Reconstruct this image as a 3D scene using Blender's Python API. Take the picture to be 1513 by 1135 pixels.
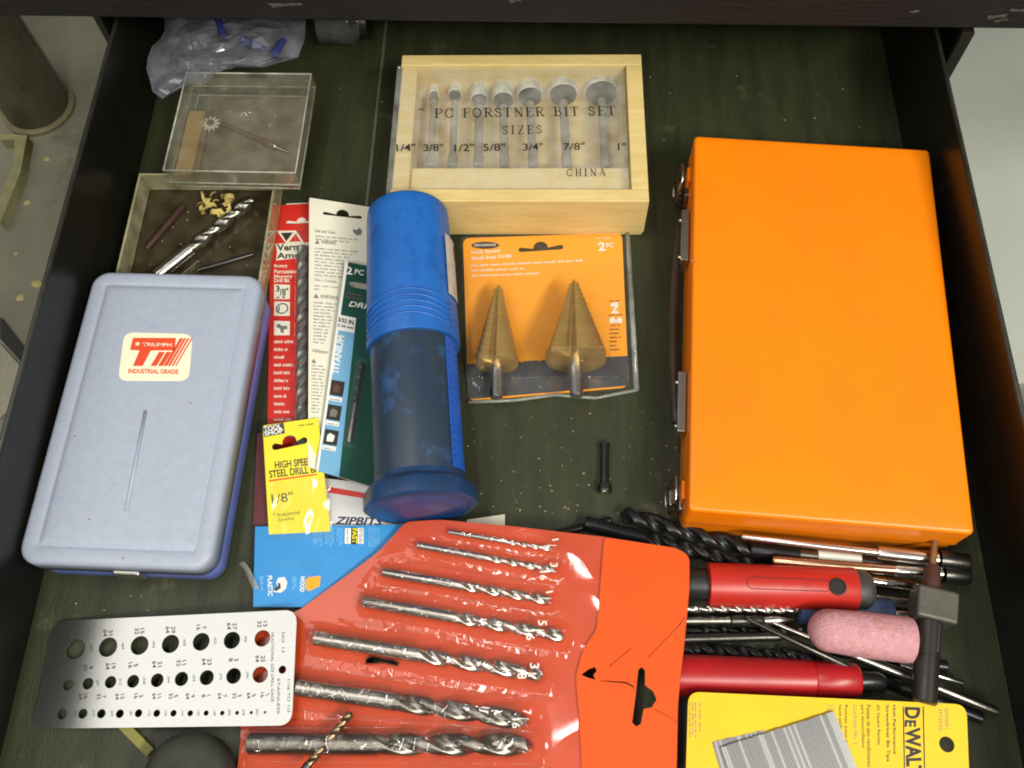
import bpy, bmesh, math, random
from mathutils import Vector, Matrix, noise

random.seed(7)
scene = bpy.context.scene
for o in list(bpy.data.objects):
    bpy.data.objects.remove(o)
C = scene.collection

# ------------------------------------------------------------------ camera
F_PX, W_PX, H_PX, CAM_H = 1366.33, 1513.0, 1135.0, 0.60
ROT = Matrix(((0.99949084, -0.01142116, 0.02979282),
              (0.02287452, 0.9074584, -0.41951878),
              (-0.02224435, 0.41998667, 0.90725762)))
CAM = Vector((0, 0, CAM_H))
cd = bpy.data.cameras.new('camera')
cam = bpy.data.objects.new('camera', cd)
C.objects.link(cam)
cam.matrix_world = Matrix.Translation(CAM) @ ROT.to_4x4()
cd.sensor_width = 36.0
cd.lens = 36.0 * F_PX / W_PX
cd.clip_start, cd.clip_end = 0.02, 50
scene.camera = cam

# ------------------------------------------------------------------ room light and added lamps
wd = bpy.data.worlds.new('World')
scene.world = wd
wd.use_nodes = True
bg = wd.node_tree.nodes['Background']
bg.inputs[0].default_value = (1.0, 0.97, 0.90, 1)
bg.inputs[1].default_value = 0.20

def lamp(name, loc, target, sx, sy, power, col):
    ld = bpy.data.lights.new(name, 'AREA')
    ld.shape = 'RECTANGLE'
    ld.size, ld.size_y, ld.energy, ld.color = sx, sy, power, col
    lo = bpy.data.objects.new(name, ld)
    C.objects.link(lo)
    lo.location = loc
    lo.rotation_euler = (Vector(target) - Vector(loc)).to_track_quat('-Z', 'Y').to_euler()
    return lo
lamp('key_and_glint_lamp', (0.90, -0.62, 1.50), (0.0, 0.22, 0), 1.00, 0.12, 36, (1.0, 0.97, 0.86))
lamp('key_and_glint_lamp', (-0.10, -0.95, 1.55), (0.0, 0.2, 0), 1.20, 0.22, 13, (1.0, 0.97, 0.92))  # added lamp, draws highlight lines along the pouch sleeves
lamp('key_and_glint_lamp', (-0.42, 0.12, 1.90), (-0.42, 0.12, 0), 0.10, 1.0, 8, (1.0, 0.98, 0.94))  # added lamp, placed overhead for sharp glints on the sleeve film
lamp('gauge_fill_panel', (-1.65, 0.25, 2.00), (-0.5, 0.2, 0), 1.5, 1.7, 13, (1.0, 0.98, 0.93))  # added panel, large and dim, brightens the reflection in the gauge plate

vs = scene.view_settings
vs.view_transform = 'Standard'
vs.look = 'None'
vs.gamma = 1
vs.exposure = 0.0
vs.use_curve_mapping = False
scene.render.engine = 'CYCLES'
scene.cycles.filter_width = 1.9
scene.cycles.max_bounces = 12
scene.cycles.transparent_max_bounces = 24
scene.cycles.caustics_reflective = False
scene.cycles.caustics_refractive = False

# ------------------------------------------------------------------ pixel <-> place
def ray(px, py):
    return ROT @ Vector((px - W_PX / 2, -(py - H_PX / 2), -F_PX))
def P(px, py, z=0.0):
    d = ray(px, py)
    return CAM + d * ((z - CAM_H) / d.z)

# ------------------------------------------------------------------ materials
def lin(c):
    c /= 255.0
    return c / 12.92 if c <= 0.04045 else ((c + 0.055) / 1.055) ** 2.4
def S(r, g, b):
    return (lin(r), lin(g), lin(b), 1)

MATS = {}
def mat(name, col, rough=0.5, metal=0.0, var=0.12, vscale=60, bump=0.0, bscale=300, col2=None,
        spot=None, spot_scale=40, spot_lo=0.62, stretch=None, coat=0.0, rvar=0.1, spec=0.5):
    if name in MATS:
        return MATS[name]
    m = bpy.data.materials.new(name)
    m.use_nodes = True
    nt = m.node_tree
    N, L = nt.nodes, nt.links
    b = N['Principled BSDF']
    tc = N.new('ShaderNodeTexCoord')
    vec = tc.outputs['Object']
    if stretch:
        mp = N.new('ShaderNodeMapping')
        mp.inputs['Scale'].default_value = stretch
        L.new(vec, mp.inputs['Vector'])
        vec = mp.outputs['Vector']
    n1 = N.new('ShaderNodeTexNoise')
    n1.inputs['Scale'].default_value = vscale
    n1.inputs['Detail'].default_value = 6
    n1.inputs['Roughness'].default_value = 0.65
    L.new(vec, n1.inputs['Vector'])
    ramp = N.new('ShaderNodeMapRange')
    ramp.inputs['From Min'].default_value = 0.3
    ramp.inputs['From Max'].default_value = 0.7
    L.new(n1.outputs['Fac'], ramp.inputs['Value'])
    mix = N.new('ShaderNodeMix')
    mix.data_type = 'RGBA'
    if col2 is None:
        k = 1 - 2 * var
        col2 = (col[0] * k, col[1] * k, col[2] * k, 1)
    mix.inputs['A'].default_value = col
    mix.inputs['B'].default_value = col2
    L.new(ramp.outputs['Result'], mix.inputs['Factor'])
    out = mix.outputs['Result']
    if spot:
        n2 = N.new('ShaderNodeTexNoise')
        n2.inputs['Scale'].default_value = spot_scale
        n2.inputs['Detail'].default_value = 8
        n2.inputs['Roughness'].default_value = 0.7
        L.new(tc.outputs['Object'], n2.inputs['Vector'])
        r2 = N.new('ShaderNodeMapRange')
        r2.inputs['From Min'].default_value = spot_lo
        r2.inputs['From Max'].default_value = spot_lo + 0.12
        L.new(n2.outputs['Fac'], r2.inputs['Value'])
        mx = N.new('ShaderNodeMix')
        mx.data_type = 'RGBA'
        mx.inputs['B'].default_value = spot
        L.new(out, mx.inputs['A'])
        L.new(r2.outputs['Result'], mx.inputs['Factor'])
        out = mx.outputs['Result']
    L.new(out, b.inputs['Base Color'])
    b.inputs['Metallic'].default_value = metal
    b.inputs['Specular IOR Level'].default_value = spec
    b.inputs['Coat Weight'].default_value = coat
    rr = N.new('ShaderNodeMapRange')
    rr.inputs['To Min'].default_value = max(0.02, rough - rvar)
    rr.inputs['To Max'].default_value = min(1, rough + rvar)
    L.new(n1.outputs['Fac'], rr.inputs['Value'])
    L.new(rr.outputs['Result'], b.inputs['Roughness'])
    if bump > 0:
        n3 = N.new('ShaderNodeTexNoise')
        n3.inputs['Scale'].default_value = bscale
        n3.inputs['Detail'].default_value = 4
        L.new(vec, n3.inputs['Vector'])
        bp = N.new('ShaderNodeBump')
        bp.inputs['Strength'].default_value = bump
        bp.inputs['Distance'].default_value = 0.001
        L.new(n3.outputs['Fac'], bp.inputs['Height'])
        L.new(bp.outputs['Normal'], b.inputs['Normal'])
    MATS[name] = m
    return m

def film(name, tint=(1, 1, 1, 1), rough=0.06, haze=0.05, hazecol=(0.8, 0.8, 0.8, 1), ior=1.5, hvar=True, bump=0.0, bscale=120, gloss=1.0):
    """thin clear plastic: transparent, a fresnel gloss and a little dusty scatter"""
    if name in MATS:
        return MATS[name]
    m = bpy.data.materials.new(name)
    m.use_nodes = True
    nt = m.node_tree
    N, L = nt.nodes, nt.links
    for n in list(N):
        N.remove(n)
    out = N.new('ShaderNodeOutputMaterial')
    tr = N.new('ShaderNodeBsdfTransparent')
    tr.inputs[0].default_value = tint
    df = N.new('ShaderNodeBsdfDiffuse')
    df.inputs[0].default_value = hazecol
    gl = N.new('ShaderNodeBsdfGlossy')
    gl.inputs['Roughness'].default_value = rough
    gl.inputs['Color'].default_value = (gloss, gloss, gloss, 1)
    # schlick fresnel from the facing angle, the same on both sides of the sheet
    lw = N.new('ShaderNodeLayerWeight')
    f0 = ((ior - 1) / (ior + 1)) ** 2
    pw = N.new('ShaderNodeMath')
    pw.operation = 'POWER'
    pw.inputs[1].default_value = 4.5
    L.new(lw.outputs['Facing'], pw.inputs[0])
    fr = N.new('ShaderNodeMath')
    fr.operation = 'MULTIPLY_ADD'
    fr.inputs[1].default_value = 0.9 - f0
    fr.inputs[2].default_value = f0
    L.new(pw.outputs[0], fr.inputs[0])
    m1 = N.new('ShaderNodeMixShader')
    if hvar:
        tc = N.new('ShaderNodeTexCoord')
        nz = N.new('ShaderNodeTexNoise')
        nz.inputs['Scale'].default_value = 70
        nz.inputs['Detail'].default_value = 7
        L.new(tc.outputs['Object'], nz.inputs['Vector'])
        mr = N.new('ShaderNodeMapRange')
        mr.inputs['From Min'].default_value = 0.3
        mr.inputs['From Max'].default_value = 0.75
        mr.inputs['To Min'].default_value = haze * 0.4
        mr.inputs['To Max'].default_value = haze * 1.7
        L.new(nz.outputs['Fac'], mr.inputs['Value'])
        L.new(mr.outputs['Result'], m1.inputs[0])
    else:
        m1.inputs[0].default_value = haze
    L.new(tr.outputs[0], m1.inputs[1])
    L.new(df.outputs[0], m1.inputs[2])
    m2 = N.new('ShaderNodeMixShader')
    L.new(fr.outputs[0], m2.inputs[0])
    L.new(m1.outputs[0], m2.inputs[1])
    L.new(gl.outputs[0], m2.inputs[2])
    L.new(m2.outputs[0], out.inputs[0])
    if bump > 0:
        tc2 = N.new('ShaderNodeTexCoord')
        n3 = N.new('ShaderNodeTexNoise')
        n3.inputs['Scale'].default_value = bscale
        n3.inputs['Detail'].default_value = 3
        L.new(tc2.outputs['Object'], n3.inputs['Vector'])
        bp = N.new('ShaderNodeBump')
        bp.inputs['Strength'].default_value = bump
        bp.inputs['Distance'].default_value = 0.003
        L.new(n3.outputs['Fac'], bp.inputs['Height'])
        L.new(bp.outputs['Normal'], gl.inputs['Normal'])
        L.new(bp.outputs['Normal'], lw.inputs['Normal'])
    MATS[name] = m
    return m

# ------------------------------------------------------------------ objects
def mesh(name, verts, faces, m, parent=None, smooth=False):
    me = bpy.data.meshes.new(name)
    me.from_pydata([tuple(v) for v in verts], [], faces)
    me.update()
    return link(name, me, m, parent, smooth)

def link(name, me, m, parent=None, smooth=False):
    if m:
        me.materials.clear()
        me.materials.append(m)
    if smooth:
        me.polygons.foreach_set('use_smooth', [True] * len(me.polygons))
    o = bpy.data.objects.new(name, me)
    C.objects.link(o)
    o.parent = parent
    return o

def bm_obj(name, bm, m, parent=None, smooth=False):
    me = bpy.data.meshes.new(name)
    bmesh.ops.recalc_face_normals(bm, faces=bm.faces)
    bm.to_mesh(me)
    bm.free()
    return link(name, me, m, parent, smooth)

def tag(o, label, cat=None, group=None, kind=None):
    if label: o['label'] = label
    if cat: o['category'] = cat
    if group: o['group'] = group
    if kind: o['kind'] = kind
    return o

class Thing:
    """an Empty at a thing's base, with its frame"""
    def __init__(self, name, label, cat, mw, group=None):
        self.o = bpy.data.objects.new(name, None)
        self.o.empty_display_size = 0.01
        C.objects.link(self.o)
        self.o.matrix_world = mw
        self.mw = mw
        self.inv = mw.inverted()
        tag(self.o, label, cat, group)
    def loc(self, px, py, h=0.0):
        o = self.inv @ CAM
        d = self.inv.to_3x3() @ ray(px, py)
        p = o + d * ((h - o.z) / d.z)
        return Vector((p.x, p.y))
    def locs(self, pts, h=0.0):
        return [self.loc(x, y, h) for x, y in pts]

def frame3(o, x, y):
    X = (x - o).normalized()
    Y = (y - o)
    Y = (Y - X * Y.dot(X)).normalized()
    Z = X.cross(Y)
    m = Matrix((X, Y, Z)).transposed().to_4x4()
    return Matrix.Translation(o) @ m

def flat_frame(o, deg=0.0):
    return Matrix.Translation(o) @ Matrix.Rotation(math.radians(deg), 4, 'Z')

def axis_frame(a, b, up=Vector((0, 0, 1))):
    """x runs from a to b"""
    X = (b - a).normalized()
    Y = up.cross(X).normalized()
    Z = X.cross(Y)
    return Matrix.Translation(a) @ Matrix((X, Y, Z)).transposed().to_4x4()

def boxbm(bm, c, s, rot=None):
    r = bmesh.ops.create_cube(bm, size=1.0)
    vs_ = r['verts']
    bmesh.ops.scale(bm, vec=s, verts=vs_)
    if rot:
        bmesh.ops.rotate(bm, matrix=rot, verts=vs_)
    bmesh.ops.translate(bm, vec=c, verts=vs_)
    return vs_

def box(name, lo, hi, m, parent=None, bev=0.0006, seg=2):
    bm = bmesh.new()
    lo, hi = Vector(lo), Vector(hi)
    boxbm(bm, (lo + hi) / 2, hi - lo)
    if bev > 0:
        bmesh.ops.bevel(bm, geom=bm.edges[:], offset=bev, segments=seg, affect='EDGES', profile=0.5)
    return bm_obj(name, bm, m, parent)

def rounded(poly, r, n=5):
    """round the corners of a 2D polygon"""
    out = []
    k = len(poly)
    for i in range(k):
        p0, p1, p2 = Vector(poly[i - 1]), Vector(poly[i]), Vector(poly[(i + 1) % k])
        a, b = (p0 - p1), (p2 - p1)
        rr = min(r, a.length * 0.45, b.length * 0.45)
        a = p1 + a.normalized() * rr
        b = p1 + b.normalized() * rr
        for j in range(n + 1):
            t = j / n
            out.append(a * (1 - t) ** 2 + p1 * 2 * t * (1 - t) + b * t * t)
    return out

def circ(c, r, n=28, ry=None):
    ry = ry or r
    return [Vector((c[0] + r * math.cos(2 * math.pi * i / n), c[1] + ry * math.sin(2 * math.pi * i / n))) for i in range(n)]

def plate(name, outer, holes, t, m, parent=None, z0=0.0, bevel=0.0):
    """flat plate with holes, extruded from z0 to z0 + t"""
    cu = bpy.data.curves.new(name, 'CURVE')
    cu.dimensions = '2D'
    cu.fill_mode = 'BOTH'
    cu.extrude = t / 2
    for ring in [outer] + list(holes):
        sp = cu.splines.new('POLY')
        sp.points.add(len(ring) - 1)
        for i, p in enumerate(ring):
            sp.points[i].co = (p[0], p[1], 0, 1)
        sp.use_cyclic_u = True
    tmp = bpy.data.objects.new('tmp', cu)
    me = bpy.data.meshes.new_from_object(tmp)
    bpy.data.objects.remove(tmp)
    bpy.data.curves.remove(cu)
    me.name = name
    me.transform(Matrix.Translation((0, 0, z0 + t / 2)))
    return link(name, me, m, parent)

def poly(name, pts, m, parent, h, thick=0.00006):
    """a printed patch"""
    return plate(name, pts, [], thick, m, parent, h)

def hslot(T, a, b, r, bump=None, h=0.0):
    """a hang slot outline between two pixels, with a round bump in the middle"""
    a, b = T.loc(*a, h), T.loc(*b, h)
    d = (b - a).normalized()
    nrm = Vector((-d.y, d.x))
    out = []
    for i in range(9):
        an = math.pi / 2 + math.pi * i / 8
        out.append(a + d * (r * math.cos(an)) + nrm * (r * math.sin(an)))
    for i in range(9):
        an = -math.pi / 2 + math.pi * i / 8
        out.append(b + d * (r * math.cos(an)) + nrm * (r * math.sin(an)))
    if bump:
        mid = (a + b) / 2 + nrm * r * 0.4
        for i in range(13):
            an = math.radians(-5) + math.radians(190) * i / 12
            out.append(mid + d * (bump * math.cos(an)) + nrm * (bump * math.sin(an)))
    return out

def text(T, body, a, b, hpx, m, h, bold=0.0, name='lettering', shear=0.0, parent=None, valign=0.0):
    """print from baseline pixel a to baseline pixel b with letters hpx tall, on the plane z = h of a thing"""
    cu = bpy.data.curves.new(name, 'FONT')
    cu.body = body
    cu.size = 1.0
    cu.offset = bold
    cu.shear = shear
    cu.resolution_u = 3
    tmp = bpy.data.objects.new('tmp', cu)
    me = bpy.data.meshes.new_from_object(tmp)
    bpy.data.objects.remove(tmp)
    bpy.data.curves.remove(cu)
    if not me.vertices:
        return None
    me.name = name
    xs = [v.co.x for v in me.vertices]
    ys = [v.co.y for v in me.vertices]
    la, lb = T.loc(*a, h), T.loc(*b, h)
    d = lb - la
    nat = (max(xs) - min(xs)) / (max(ys) - min(ys))
    lim = nat * hpx * 1.25 / max(1e-6, math.hypot(b[0] - a[0], b[1] - a[1]))
    if len(body) <= 2 and lim < 1:
        la, d = la + d * (0.5 - lim / 2), d * lim
    sc = d.length / max(1e-6, math.hypot(b[0] - a[0], b[1] - a[1]))
    ax, ay = b[0] - a[0], b[1] - a[1]
    ln = math.hypot(ax, ay)
    up = (ay / ln * hpx, -ax / ln * hpx)
    lu = T.loc(a[0] + up[0], a[1] + up[1], h) - la
    x0, x1, y0, y1 = min(xs), max(xs), min(ys), max(ys)
    for v in me.vertices:
        u = (v.co.x - x0) / (x1 - x0)
        w = (v.co.y - y0) / (y1 - y0)
        p = la + d * u + lu * w
        v.co = (p.x, p.y, h)
    return link(name, me, m, parent or T.o)

def fine(T, rows, m, h, hpx=2.2, name='fine_print', word=(5, 16), gap=2.5, parent=None, ragged=0.0):
    """rows of print too small to read: word-long dashes from pixel a to pixel b"""
    vv, ff = [], []
    rnd = random.Random(len(rows) * 13 + int(rows[0][0][0]))
    for a, b in rows:
        ax, ay = b[0] - a[0], b[1] - a[1]
        ln = math.hypot(ax, ay)
        ux, uy = ax / ln, ay / ln
        nx, ny = uy, -ux
        end = ln * (1 - ragged * rnd.random())
        t = 0
        while t < end - 2:
            w = min(rnd.uniform(*word), end - t)
            # letters as small uneven strokes
            s = t
            while s < t + w:
                lw = rnd.uniform(0.7, 1.5)
                hh = hpx * rnd.choice((0.7, 0.75, 1.0, 0.8))
                q = []
                for (k, j) in ((s, 0), (min(s + lw, t + w), 0), (min(s + lw, t + w), hh), (s, hh)):
                    p = T.loc(a[0] + ux * k + nx * j, a[1] + uy * k + ny * j, h)
                    q.append((p.x, p.y, h))
                i0 = len(vv)
                vv += q
                ff.append((i0, i0 + 1, i0 + 2, i0 + 3))
                s += lw + rnd.uniform(0.4, 0.9)
            t += w + gap
    return mesh(name, vv, ff, m, parent or T.o)

def loft(name, rings, m, parent=None, smooth=True, cap0=True, cap1=True, closed=False):
    vv, ff = [], []
    n = len(rings[0])
    for r in rings:
        vv += [tuple(p) for p in r]
    for i in range(len(rings) - 1):
        for j in range(n):
            a, b = i * n + j, i * n + (j + 1) % n
            ff.append((a, b, b + n, a + n))
    if cap0: ff.append(tuple(range(n - 1, -1, -1)))
    if cap1: ff.append(tuple(range((len(rings) - 1) * n, len(rings) * n)))
    o = mesh(name, vv, ff, m, parent, smooth)
    return o

def rrect(w, d, r, z, n=6, cx=0.0, cy=0.0):
    out = []
    for (sx, sy, a0) in ((1, 1, 0), (-1, 1, 90), (-1, -1, 180), (1, -1, 270)):
        for i in range(n + 1):
            an = math.radians(a0 + 90 * i / n)
            out.append(Vector((cx + sx * (w / 2 - r) + r * math.cos(an), cy + sy * (d / 2 - r) + r * math.sin(an), z)))
    return out

def xring(x, r, n=28, sq=None):
    """ring round the x axis"""
    return [Vector((x, r * math.cos(2 * math.pi * i / n), r * math.sin(2 * math.pi * i / n))) for i in range(n)]

def lathe_x(name, prof, m, parent=None, n=28, smooth=True, sharp=True):
    o = loft(name, [xring(x, max(r, 1e-5), n) for x, r in prof], m, parent, smooth)
    if sharp:
        sharp_edges(o, 40)
    return o

def sharp_edges(o, deg=35):
    bm = bmesh.new()
    bm.from_mesh(o.data)
    lim = math.radians(deg)
    for e in bm.edges:
        if len(e.link_faces) == 2 and e.calc_face_angle(0) > lim:
            e.smooth = False
    bm.to_mesh(o.data)
    bm.free()

def tube_path(name, pts, r, m, parent=None, n=8, closed=False):
    pts = [Vector(p) for p in pts]
    rings = []
    k = len(pts)
    prev = None
    for i, p in enumerate(pts):
        if closed:
            t = (pts[(i + 1) % k] - pts[i - 1]).normalized()
        else:
            t = (pts[min(i + 1, k - 1)] - pts[max(i - 1, 0)]).normalized()
        if prev is None:
            u = t.orthogonal().normalized()
        else:
            u = (prev - t * prev.dot(t)).normalized()
        prev = u
        w = t.cross(u)
        rings.append([p + u * (r * math.cos(2 * math.pi * j / n)) + w * (r * math.sin(2 * math.pi * j / n)) for j in range(n)])
    vv, ff = [], []
    for g in rings: vv += g
    for i in range(k if closed else k - 1):
        for j in range(n):
            a, b = i * n + j, i * n + (j + 1) % n
            i2 = (i + 1) % k
            ff.append((a, b, i2 * n + (j + 1) % n, i2 * n + j))
    if not closed:
        ff.append(tuple(range(n - 1, -1, -1)))
        ff.append(tuple(range((k - 1) * n, k * n)))
    return mesh(name, vv, ff, m, parent, True)

def flutes_mesh(name, x0, x1, R, pitch, m, parent, tip=True, web=0.55, n=28, hand=1):
    """two spiral flutes and a ground point"""
    steps = max(12, int((x1 - x0) / pitch * 18))
    rings = []
    tipl = R * 0.6 if tip else 0
    def ring(x, s):
        tw = hand * 2 * math.pi * (x - x0) / pitch
        out = []
        for i in range(n):
            th = 2 * math.pi * i / n
            f = abs(math.cos(th))
            g = min(1, max(0, (f - 0.52) / 0.40))
            g = g * g * (3 - 2 * g)
            r = R * (1 - web * g) * s
            # thin land along the flute edge
            if 0.30 < f < 0.52 and math.sin(2 * th) > 0:
                r = R * s
            elif f <= 0.30 or g == 0:
                r = R * 0.965 * s
            out.append(Vector((x, r * math.cos(th + tw), r * math.sin(th + tw))))
        return out
    fade = min(pitch * 0.5, (x1 - x0) * 0.12)
    for i in range(steps + 1):
        x = x0 + (x1 - tipl - x0) * i / steps
        rg = ring(x, 1.0)
        k = min(1.0, (x - x0) / fade)
        if k < 1:
            rg = [Vector((p.x, *( (Vector((p.y, p.z)).normalized() * (R * (1 - k) + Vector((p.y, p.z)).length * k)) ))) for p in rg]
        rings.append(rg)
    if tip:
        rings.append([Vector((x1 - tipl * 0.4, p.y * 0.45, p.z * 0.45)) for p in rings[-1]])
        rings.append([Vector((x1, p.y * 0.05, p.z * 0.05)) for p in rings[-2]])
    o = loft(name, rings, m, parent, True)
    sharp_edges(o, 50)
    return o

def drill_bit(label, a, b, d, m_shank, m_flute, group=None, flute=0.6, pitch=None, name='drill_bit', cat='drill bit', shank_d=None):
    T = Thing(name, label, cat, axis_frame(a, b), group)
    L = (b - a).length
    R = d / 2
    Rs = (shank_d or d) / 2
    xs = L * (1 - flute)
    pr = [(0, Rs * 0.86), (0.0006, Rs * 0.98), (xs - 0.0005, Rs)]
    if Rs != R:
        pr += [(xs, Rs), (xs + 0.002, R)]
    else:
        pr += [(xs + 0.0015, R)]
    lathe_x('shank', pr, m_shank, T.o)
    flutes_mesh('flutes', xs + 0.001, L, R, pitch or d * 4.2, m_flute, T.o)
    return T

def rod(name, label, cat, a, b, prof, mats, group=None, names=None, n=24):
    """a turned tool: prof is a list of sections [(x, r), ...], one part each"""
    T = Thing(name, label, cat, axis_frame(a, b), group)
    for i, sec in enumerate(prof):
        lathe_x(names[i], sec, mats[i], T.o, n=n)
    return T

def inside(p, poly_):
    c = False
    j = len(poly_) - 1
    for i in range(len(poly_)):
        a, b = poly_[i], poly_[j]
        if (a[1] > p[1]) != (b[1] > p[1]) and p[0] < (b[0] - a[0]) * (p[1] - a[1]) / (b[1] - a[1]) + a[0]:
            c = not c
        j = i
    return c

def drape(name, outline, hfun, res, m, parent, holes=()):
    """a thin sheet lying over things: a grid with height hfun(x, y) cut to an outline"""
    xs = [p[0] for p in outline]
    ys = [p[1] for p in outline]
    x0, x1, y0, y1 = min(xs), max(xs), min(ys), max(ys)
    nx, ny = int((x1 - x0) / res) + 1, int((y1 - y0) / res) + 1
    idx, vv, ff = {}, [], []
    def vid(i, j):
        k = (i, j)
        if k not in idx:
            x, y = x0 + (x1 - x0) * i / nx, y0 + (y1 - y0) * j / ny
            idx[k] = len(vv)
            vv.append((x, y, hfun(x, y)))
        return idx[k]
    for i in range(nx):
        for j in range(ny):
            c = (x0 + (x1 - x0) * (i + 0.5) / nx, y0 + (y1 - y0) * (j + 0.5) / ny)
            if inside(c, outline) and not any(inside(c, h) for h in holes):
                ff.append((vid(i, j), vid(i + 1, j), vid(i + 1, j + 1), vid(i, j + 1)))
    return mesh(name, vv, ff, m, parent, True)

def sstep(a, b, x):
    t = min(1, max(0, (x - a) / (b - a)))
    return t * t * (3 - 2 * t)

def ridged(x, y, s, seed=0.0):
    return 1 - abs(noise.noise(Vector((x * s, y * s, seed)))) * 2


# ------------------------------------------------------------------ palette
M_floor = mat('drawer_floor', S(56, 59, 38), 0.45, 0, 0.26, 22, 0.35, 260, spot=S(82, 82, 60), spot_scale=17, spot_lo=0.585, stretch=(3, 0.4, 1), spec=0.35)
M_dark = mat('drawer_black_paint', S(24, 24, 19), 0.34, 0, 0.25, 14, 0.15, 160, spot=S(44, 38, 31), spot_scale=18, spot_lo=0.64, spec=.4)
M_rim = mat('worn_rim', S(62, 62, 54), 0.42, 0.2, 0.3, 60, 0.2, 200)
M_bench = mat('bench_board', S(19, 14, 12), 0.7, 0, 0.35, 9, 0.8, 120, spot=S(48, 30, 24), spot_scale=12, spot_lo=0.60, stretch=(.5, 3, 3))
M_conc = mat('concrete', S(150, 147, 126), 0.85, 0, 0.14, 7, 0.4, 60, spot=S(108, 104, 84), spot_scale=9, spot_lo=0.56)
M_pale = mat('pale_board', S(204, 208, 196), 0.7, 0, 0.05, 6, 0.1, 90)
M_wood = mat('pale_wood', S(222, 200, 138), 0.6, 0, 0.0, 12, 0.25, 140, col2=S(204, 176, 108), stretch=(2, 14, 14))
M_wood2 = mat('pale_wood_block', S(226, 205, 150), 0.6, 0, 0.0, 14, 0.2, 140, col2=S(212, 188, 128), stretch=(2, 14, 14))
M_orange = mat('orange_enamel', S(247, 131, 4), 0.36, 0, 0.07, 14, 0.05, 300, spot=S(224, 112, 6), spot_scale=24, spot_lo=0.62, rvar=.16)
M_blue = mat('blue_hammer_paint', S(163, 171, 188), 0.42, 0.0, 0.05, 160, 0.25, 500, spot=S(146, 154, 178), spot_scale=26, spot_lo=0.63)
M_blue_d = mat('blue_enamel', S(106, 122, 194), 0.4, 0.0, 0.10, 30, 0.1, 300)
M_steel = mat('bright_steel', S(212, 208, 200), 0.24, 1, 0.10, 80, 0.05, 400, stretch=(1, 6, 6))
M_steel2 = mat('dull_steel', S(148, 145, 136), 0.34, 1, 0.16, 90, 0.1, 400, spot=S(96, 84, 66), spot_scale=60, spot_lo=0.64)
M_dsteel = mat('dark_steel', S(84, 82, 78), 0.32, 0.9, 0.2, 90, 0.1, 400, spot=S(60, 50, 40), spot_scale=60, spot_lo=0.62)
M_black = mat('black_oxide', S(46, 46, 46), 0.32, 0.6, 0.2, 90, 0.1, 400)
M_gold = mat('titanium_gold', S(222, 180, 100), 0.36, 0.7, 0.16, 60, 0.05, 300)
M_bplastic = mat('black_plastic', S(34, 34, 34), 0.45, 0, 0.2, 60)
M_chrome = mat('chrome', S(205, 203, 196), 0.12, 1, 0.05, 60)
M_ink = mat('black_ink', S(40, 37, 35), 0.6, 0, 0.1)
M_gink = mat('grey_ink', S(118, 114, 106), 0.6, 0, 0.1)
M_white = mat('white_print', S(228, 226, 216), 0.55, 0, 0.03)
M_cream = mat('cream_card', S(226, 222, 202), 0.6, 0, 0.04, 30)
M_redc = mat('red_card', S(204, 42, 30), 0.4, 0, 0.06, 40)
M_yel = mat('yellow_card', S(232, 214, 14), 0.42, 0, 0.05, 40)
M_dwy = mat('yellow_pack_card', S(226, 186, 4), 0.5, 0, 0.05, 30)
M_green = mat('green_card', S(14, 72, 58), 0.4, 0, 0.1, 40)
M_sky = mat('light_blue_print', S(112, 168, 204), 0.45, 0, 0.05)
M_bcard = mat('blue_card', S(38, 138, 204), 0.45, 0, 0.06, 30)
M_ocard = mat('orange_card', S(248, 160, 28), 0.5, 0, 0.03, 20)
M_grey = mat('charcoal_print', S(66, 66, 68), 0.5, 0, 0.1, 60)
M_vinyl = mat('orange_vinyl', S(216, 80, 6), 0.5, 0, 0.06, 18, 0.06, 120, spec=.3)
M_vinyl2 = mat('orange_vinyl_back', S(208, 66, 6), 0.45, 0, 0.10, 24, 0.1, 120)
M_stick = mat('sticker_cream', S(238, 232, 200), 0.4, 0, 0.04)
M_sred = mat('sticker_red', S(222, 72, 30), 0.45, 0, 0.05)
M_film = film('clear_film', (0.98, 0.98, 0.98, 1), 0.06, 0.018)
M_sleeve = film('sleeve_film', (0.97, 0.94, 0.92, 1), 0.07, 0.016, (0.85, 0.70, 0.5, 1), ior=1.6)
M_acryl = film('acrylic_lid', (0.99, 0.99, 0.97, 1), 0.05, 0.10, (0.92, 0.90, 0.82, 1))
M_cbox = film('clear_box_plastic', (0.96, 0.96, 0.92, 1), 0.06, 0.06, (0.62, 0.60, 0.48, 1))
M_tray = film('tray_plastic', (0.88, 0.85, 0.68, 1), 0.10, 0.36, (0.62, 0.58, 0.38, 1))
M_bag = film('bag_film', (0.94, 0.95, 0.98, 1), 0.12, 0.10, (0.82, 0.84, 0.95, 1), ior=1.9)
# ==================================================================
# SETTING
# ==================================================================
XL, XR, RIM = -0.3262, 0.2895, 0.080
YF, YB = -0.05, 0.74
fl = mesh('concrete_floor', [(-6, -5, -0.5), (6, -5, -0.5), (6, 7, -0.5), (-6, 7, -0.5)], [(0, 1, 2, 3)], M_conc)
tag(fl, 'bare grey concrete floor beneath the drawer', kind='structure')

D = Thing('drawer', 'open black steel drawer with olive bottom holding the tools', 'drawer', Matrix.Identity(4))
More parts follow.
